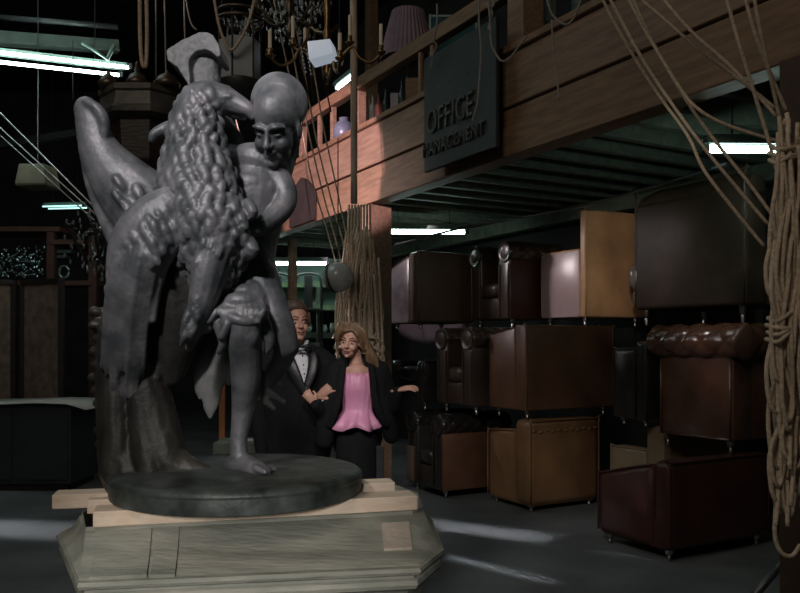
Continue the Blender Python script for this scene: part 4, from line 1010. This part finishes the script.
for py,x0_,x1_ in ((229,-60,60),(242,50,84),(283,-60,92)):
    bm=bmesh.new(); a=at(x0_,py,Yr); b=at(x1_,py,Yr); box(bm,(a.x,Yr-.02,a.z-.035),(b.x,Yr+.55,a.z+.03),.006); obj('shelf_board',bm,redw,rk)
bm=bmesh.new(); rs=random.Random(8)
for k in range(150):
    p=at(rs.uniform(-20,44),rs.uniform(246,277),Yr+rs.uniform(.02,.4)); ell(bm,p,(rs.uniform(.008,.022),.012,rs.uniform(.01,.025)),None,6,4)
for k in range(10):
    p=at(rs.uniform(-15,40),rs.uniform(255,277),Yr+.2); tube(bm,[p,p+Vector((rs.uniform(-.3,.3),0,rs.uniform(-.05,.05)))],.008,n=1)
gw=M('sparkling_cut_glass',(.35,.48,.46),rough=.15,metal=.4,c2=(.12,.18,.17),scale=30,bump=0)
tag(obj('cut_glassware',bm,gw),'heap of sparkling cut glass on the red-brown rack','glassware',kind='stuff')
bm=bmesh.new(); tube(bm,[at(64+5*math.cos(k*.524),272+6*math.sin(k*.524),Yr+.2) for k in range(13)],.018,n=1,seg=8)
tag(obj('ring',bm,gw,smooth=True),'pale ring standing at the right of the glassware rack','ring')
for i,(a,b,y) in enumerate(((53,73,252),(53,68,257))):
    bm=bmesh.new(); p=at(a,y,17.88); q=at(b,y,17.88); beam(bm,p,q,.22,.07); tag(obj('wall_shelf',bm,refl),('upper of two pale green shelf boards behind the glassware rack','lower of two pale green shelf boards behind the glassware rack')[i],'shelf')
hl=thing('pendant_lamp','yellow-green boxy pendant lamp in the dark upper left','lamp',at(38,176,8.5))
bm=bmesh.new(); a=at(38,188,8.5); lathe(bm,[(.22,0),(.23,.02),(.19,.22),(.18,.23)],4,a,R(40)); obj('shade',bm,M('olive_shade',(.16,.155,.095),rough=.6),hl)
bm=bmesh.new(); tube(bm,[a+Vector((0,0,.22)),a+Vector((0,0,2.6))],.006,n=1); obj('cord',bm,steel,hl)
g='steel cables slanting down in the upper left'
cab=M('bright_cable',(.5,.5,.48),rough=.35,metal=.6,c2=(.35,.35,.33))
for i,(a,b) in enumerate((((-12,101,7.2),(104,217,6.4)),((-12,117,7.3),(104,222,6.5)),((-6,130,7.5),(94,220,6.7)))):
    bm=bmesh.new(); tube(bm,[at(*a),at(*b)],.0075 if i==0 else .006,n=1,seg=7); tag(obj('cable',bm,cab,smooth=True),('topmost of the three slanting cables','middle one of the three slanting cables','lowest of the three slanting cables')[i],'cable',g)
bm=bmesh.new(); tube(bm,[at(73,40,7.0),at(73,100,7.0)],.004,n=1); tag(obj('cord',bm,steel),'thin cord hanging before the twin tube light','cord')
# ================================================================ BEHIND THE COUPLE
glow_wall=M('lit_green_panel',(.26,.40,.35),rough=.6,c2=(.2,.32,.28))
Yb=12.4
sh=thing('shelving','green-lit shelf unit behind the man holding pale pottery','shelf',at(330,345+EYE*F/Yb,Yb))
for px in (262,318,384):
    a=at(px,0,Yb); bm=bmesh.new(); box(bm,(a.x-.03,Yb,0),(a.x+.03,Yb+.5,lz(284,Yb)),.004); obj('upright',bm,dark_t,sh)
shm=M('lit_green_board',(.20,.30,.16),rough=.6,c2=(.15,.23,.12))  # green lamp light put into the colour of upper boards and back panel
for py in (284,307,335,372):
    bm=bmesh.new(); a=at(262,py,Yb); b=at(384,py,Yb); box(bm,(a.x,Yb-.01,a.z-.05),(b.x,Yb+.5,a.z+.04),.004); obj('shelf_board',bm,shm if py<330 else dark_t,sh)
bm=bmesh.new(); a=at(262,305,Yb+.5); b=at(384,268,Yb+.5); box(bm,(a.x,Yb+.5,a.z),(b.x,Yb+.53,b.z+.15)); obj('back_panel',bm,glow_wall,sh)
pot_m=M('pale_pottery',(.55,.66,.60),rough=.4,c2=(.42,.53,.48),scale=12)
g='pale pottery on the green shelves'
for i,(px,h,r) in enumerate(((309,.17,.055),(325,.12,.045),(332,.15,.045),(339,.11,.055),(347,.16,.05))):
    a=at(px,0,Yb+.15); z=lz(335,Yb)+.042; bm=bmesh.new(); lathe(bm,[(r*.5,0),(r*.9,h*.3),(r,h*.5),(r*.6,h*.85),(r*.75,h)],14,(a.x,a.y,z))
    tag(obj('pot',bm,pot_m,smooth=True),('pale pot nearest the man\'s head','squat pale pot second from the man\'s head','middle pale pot on the green-lit shelf','squat pale pot fourth from the man\'s head','tall narrow pale pot nearest the woman\'s hair')[i],'pot',g)
bk=M('bentwood_black',(.02,.02,.02),rough=.5)
for i,px in enumerate((275,307)):
    a=at(px,0,Yb-.9); z=lz(311,Yb-.9)-.45
    r_=thing('side_chair',('dark side chair against the green glow, nearer the statue','dark side chair against the green glow, nearer the grey globe')[i],'chair',(a.x,a.y,z))
    bm=bmesh.new(); box(bm,(a.x-.2,a.y-.2,z+.44),(a.x+.2,a.y+.2,z+.48),.01); obj('seat',bm,bk,r_)
    bm=bmesh.new(); tube(bm,[(a.x-.19,a.y+.18,z+.45),(a.x-.18,a.y+.2,z+.9),(a.x-.1,a.y+.21,z+1.0),(a.x+.1,a.y+.21,z+1.0),(a.x+.18,a.y+.2,z+.9),(a.x+.19,a.y+.18,z+.45)],.018,n=4); box(bm,(a.x-.06,a.y+.19,z+.48),(a.x+.06,a.y+.21,z+.98)); obj('backrest',bm,bk,r_)
    for sx in (-1,1):
        for sy in (-1,1):
            bm=bmesh.new(); tube(bm,[(a.x+sx*.18,a.y+sy*.17,z+.45),(a.x+sx*.2,a.y+sy*.19,z)],[.018,.013],n=1); obj('leg',bm,bk,r_)
    bm=bmesh.new(); box(bm,(a.x-.215,a.y-.3,0),(a.x+.215,a.y+.3,z-.003),.01); tag(obj('crate',bm,dark_t),('dark crate under the side chair nearer the statue','dark crate under the side chair nearer the grey globe')[i],'crate')
gb=thing('globe_lamp','grey glass globe lamp hanging left of the support post','lamp',at(338,277,6.9))
globe_m=M('smoky_globe_glass',(.55,.56,.54),rough=.18,c2=(.47,.48,.46),coat=.6,bump=0)
bm=bmesh.new(); ell(bm,at(338,277,6.9),15.2/F*6.9,None,28,18); obj('globe',bm,globe_m,gb,smooth=True)
bm=bmesh.new(); c=at(338,277,6.9); lathe(bm,[(.1335,-.012),(.137,-.012),(.137,.012),(.1335,.012)],40,mtx=Matrix.Translation(c)@Matrix.Rotation(R(78),4,'Y')@Matrix.Rotation(R(18),4,'X')@Matrix.Translation((0,0,-.05))@Matrix.Diagonal((.93,.93,1,1)),cap=False); obj('band',bm,dkbrass,gb,smooth=True)
bm=bmesh.new(); tube(bm,[c+Vector((0,0,.13)),c+Vector((0,0,1.2))],.005,n=1); obj('cord',bm,steel,gb)
bm=bmesh.new(); a=at(221,0,7.6); prism(bm,[at(219,430,7.6),at(226,412,7.6),at(225,370,7.6),at(220,370,7.6)],(0,.03,0)); bm.free()
orange=M('orange_plank',(.45,.17,.06),rough=.6,c2=(.36,.13,.05))
bm=bmesh.new(); beam(bm,at(222,345+EYE*F/8.2-2,8.2),at(222.5,360,8.2),.06,.04,.004,Vector((0,1,0))); tag(obj('plank',bm,orange),'orange plank upright behind the tail feathers of the statue','plank')
fr=thing('picture_frame','thin pale empty frame on the floor behind the statue\'s leg','frame',at(250,450,7.2))
for a,b in (((240,440),(240,408)),((257,440),(257,408)),((240,408),(257,408)),((240,440),(257,440))):
    bm=bmesh.new(); beam(bm,at(*a,7.2),at(*b,7.2),.02,.02,.002,Vector((0,1,0))); obj('frame_rail',bm,sheet_m,fr)
bm=bmesh.new(); p=at(248.5,440,7.2); box(bm,(p.x-.3,7.1,0),(p.x+.3,7.5,p.z-.012),.01); tag(obj('crate',bm,dark_t),'low dark crate under the thin pale frame','crate')
bm=bmesh.new(); a=at(380,0,4.75); box(bm,(a.x-.022,a.y-.022,0),(a.x+.022,a.y+.022,lz(446,4.75)),.006); tag(obj('bollard',bm,M('grey_post_paint',(.10,.105,.11),rough=.6)),'slim grey post standing just right behind the plinth','post')
# ================================================================ ON THE BALCONY
pk=M('pleated_mauve_shade',(.30,.205,.235),rough=.8,c2=(.22,.145,.17),scale=4)
p0=rowp(408,NB+.55); Y=p0.y
ls=thing('table_lamp','mauve pleated lampshade on a lamp behind the balcony rail','lamp',(p0.x,p0.y,3.302))
bm=bmesh.new(); n_=72; z0=lz(60,Y); z1=lz(12,Y); rr=[]
for z,r in ((z0,.29),((z0+z1)/2,.24),(z1,.17)): rr.append([bm.verts.new((p0.x+r*(1+.035*(k%2))*math.cos(k*6.2832/n_),p0.y+r*(1+.035*(k%2))*math.sin(k*6.2832/n_),z)) for k in range(n_)])
for a,b in zip(rr,rr[1:]):
    for k in range(n_): bm.faces.new((a[k],a[(k+1)%n_],b[(k+1)%n_],b[k]))
o=obj('lamp_shade',bm,pk,ls); so=o.modifiers.new('t','SOLIDIFY'); so.thickness=.004
bm=bmesh.new(); lathe(bm,[(.14,3.303),(.15,3.33),(.04,3.38),(.06,3.7),(.02,3.9),(.02,z1-.05)],18,(p0.x,p0.y,0)); obj('base',bm,dkbrass,ls,smooth=True)
g='bottles on the balcony ledge'
bot=M('dark_bottle_glass',(.03,.04,.03),rough=.12,c2=(.02,.025,.02)); red=M('red_brown_bottle',(.09,.03,.02),rough=.2)
for i,(px,h,r,m) in enumerate(((373,.34,.04,bot),(379,.30,.045,red),(386,.31,.04,bot),(402,.30,.04,bot))):
    p=rowp(px,NB+.14); bm=bmesh.new(); lathe(bm,[(r*.95,0),(r,.01),(r,h*.55),(r*.8,h*.66),(r*.35,h*.78),(r*.35,h*.95),(r*.45,h*.96),(r*.42,h)],16,(p.x,p.y,3.7915)); tag(obj('bottle',bm,m,angle=50),('dark bottle farthest left on the balcony ledge','red-brown bottle among those on the balcony ledge','dark bottle left of the white carton','dark bottle right of the white carton')[i],'bottle',g)
p=rowp(395,NB+.16); bm=bmesh.new(); box(bm,(p.x-.045,p.y-.04,3.7915),(p.x+.045,p.y+.04,4.02),.004); tag(obj('carton',bm,M('mauve_white_card',(.50,.42,.46),rough=.7)),'whitish carton standing among bottles on the balcony ledge','carton')
p=rowp(415,NB+.19); bm=bmesh.new(); box(bm,(p.x-.09,p.y-.06,3.7915),(p.x+.10,p.y+.10,4.07),.006); tag(obj('box',bm,timber),'brown wooden box on the balcony ledge left of the sign','box')
p=rowp(344,NB+.16); bm=bmesh.new(); lathe(bm,[(.07,0),(.12,.06),(.13,.14),(.09,.22),(.05,.25),(.06,.28)],18,(p.x,p.y,3.7915)); tag(obj('jug',bm,M('blue_grey_glaze',(.17,.20,.25),rough=.3,c2=(.12,.14,.18)),smooth=True),'blue-grey jug on the balcony ledge by the pale pole','jug')
gc=rowp(452,NB+1.3); 
gcr=thing('glass_case','teal glass display case at the back of the balcony above the sign','case',(gc.x,gc.y,3.302))
tealg=M('teal_glass',(.05,.12,.13),rough=.12,c2=(.04,.09,.10),bump=0)
bm=bmesh.new(); box(bm,(gc.x-.26,gc.y-.2,3.303),(gc.x+.26,gc.y+.2,5.2),.005); obj('glazing',bm,tealg,gcr)
bm=bmesh.new()
for sx in (-1,1):
    for sy in (-1,1): beam(bm,(gc.x+sx*.26,gc.y+sy*.2,3.303),(gc.x+sx*.26,gc.y+sy*.2,5.22),.025,.025,.003,Vector((0,1,0)))
for z in (4.42,5.2):
    for sy in (-1,1): beam(bm,(gc.x-.26,gc.y+sy*.2,z),(gc.x+.26,gc.y+sy*.2,z),.025,.025,.003)
obj('frame',bm,refl,gcr)
# ================================================================ LIGHTS AND CAMERA
def aim(o,t):
    o.rotation_euler=(Vector(t)-o.location).to_track_quat('-Z','Y').to_euler()
def spot(name,loc,tgt,power,col,ang,blend=.5,rad=.2):
    l=bpy.data.lights.new(name,'SPOT'); l.energy=power; l.color=col; l.spot_size=R(ang); l.spot_blend=blend; l.shadow_soft_size=rad
    o=bpy.data.objects.new(name,l); COL.objects.link(o); o.location=loc; aim(o,tgt); return o
def area(name,loc,tgt,power,col,sx,sy=None,spread=180):
    l=bpy.data.lights.new(name,'AREA'); l.energy=power; l.color=col; l.shape='RECTANGLE'; l.size=sx; l.size_y=sy or sx; l.spread=R(spread)
    o=bpy.data.objects.new(name,l); COL.objects.link(o); o.location=loc; aim(o,tgt); return o
spot('statue_spot',(-1.9,-.9,4.7),(-.70,2.9,2.2),560,(1,.96,.99),25,1.0,.22)
spot('pedestal_spot',(-.2,-1.6,2.0),(-.55,2.5,.6),370,(1,.95,.92),22,.7,.2)
spot('roll_spot',(-3.2,4.4,4.6),(2.2,5.8,1.6),260,(1,.9,.9),9,.9,.1)
spot('front_spot',(-.2,-.5,2.5),(2.05,7.4,2.3),420,(1,.86,.74),11,.9,.15)
spot('people_spot',(-.05,.8,3.95),(-.45,5.5,1.35),260,(1,.93,.94),22,.6,.2)
spot('fascia_spot',(-3.6,2.6,3.6),(-.80,8.9,3.32),3400,(1,.67,.80),18,.1,.05)
spot('seat_spot',(-5.0,8.6,3.9),(1.35,8.0,2.2),500,(1,.86,.90),24,.6,.5)
area('hall_area',(-2.4,-1.5,6.2),(1.2,5.5,2.6),80,(1,.86,.72),2.5,2.0)
area('roof_area',(-4.0,6.0,7.0),(-3.5,7.0,0),40,(.75,.95,1),3,3)
# streaks of light on the floor
area('floor_streak',(1.15-4.5,6.2+2.6,3.8),(1.15,6.2,0),2.6,(.92,.93,1),.3,1.8,2.5)
area('floor_streak',(-2.65,8.5,3.4),(.65,5.37,0),.18,(.92,.93,1),.05,.5,2)
a=area('floor_streak',(-3.3,6.55,6.0),(-3.3,6.55,0),2.8,(.92,.93,1),2.2,.55,3); a.rotation_euler=(0,0,R(-8))
w=bpy.data.worlds.new('World'); SC.world=w; w.use_nodes=True
w.node_tree.nodes['Background'].inputs['Color'].default_value=(.55,.75,.8,1); w.node_tree.nodes['Background'].inputs['Strength'].default_value=.02
cam=bpy.data.cameras.new('camera'); co=bpy.data.objects.new('camera',cam); COL.objects.link(co)
co.location=(0,0,EYE); co.rotation_euler=(R(90),0,0)
cam.sensor_fit='HORIZONTAL'; cam.sensor_width=36; cam.lens=36*F/800; cam.shift_y=(HZ-593/2)/800; cam.clip_end=60
SC.camera=co
vs=SC.view_settings; vs.view_transform='Standard'; vs.look='None'; vs.exposure=0; vs.gamma=1; vs.use_curve_mapping=False
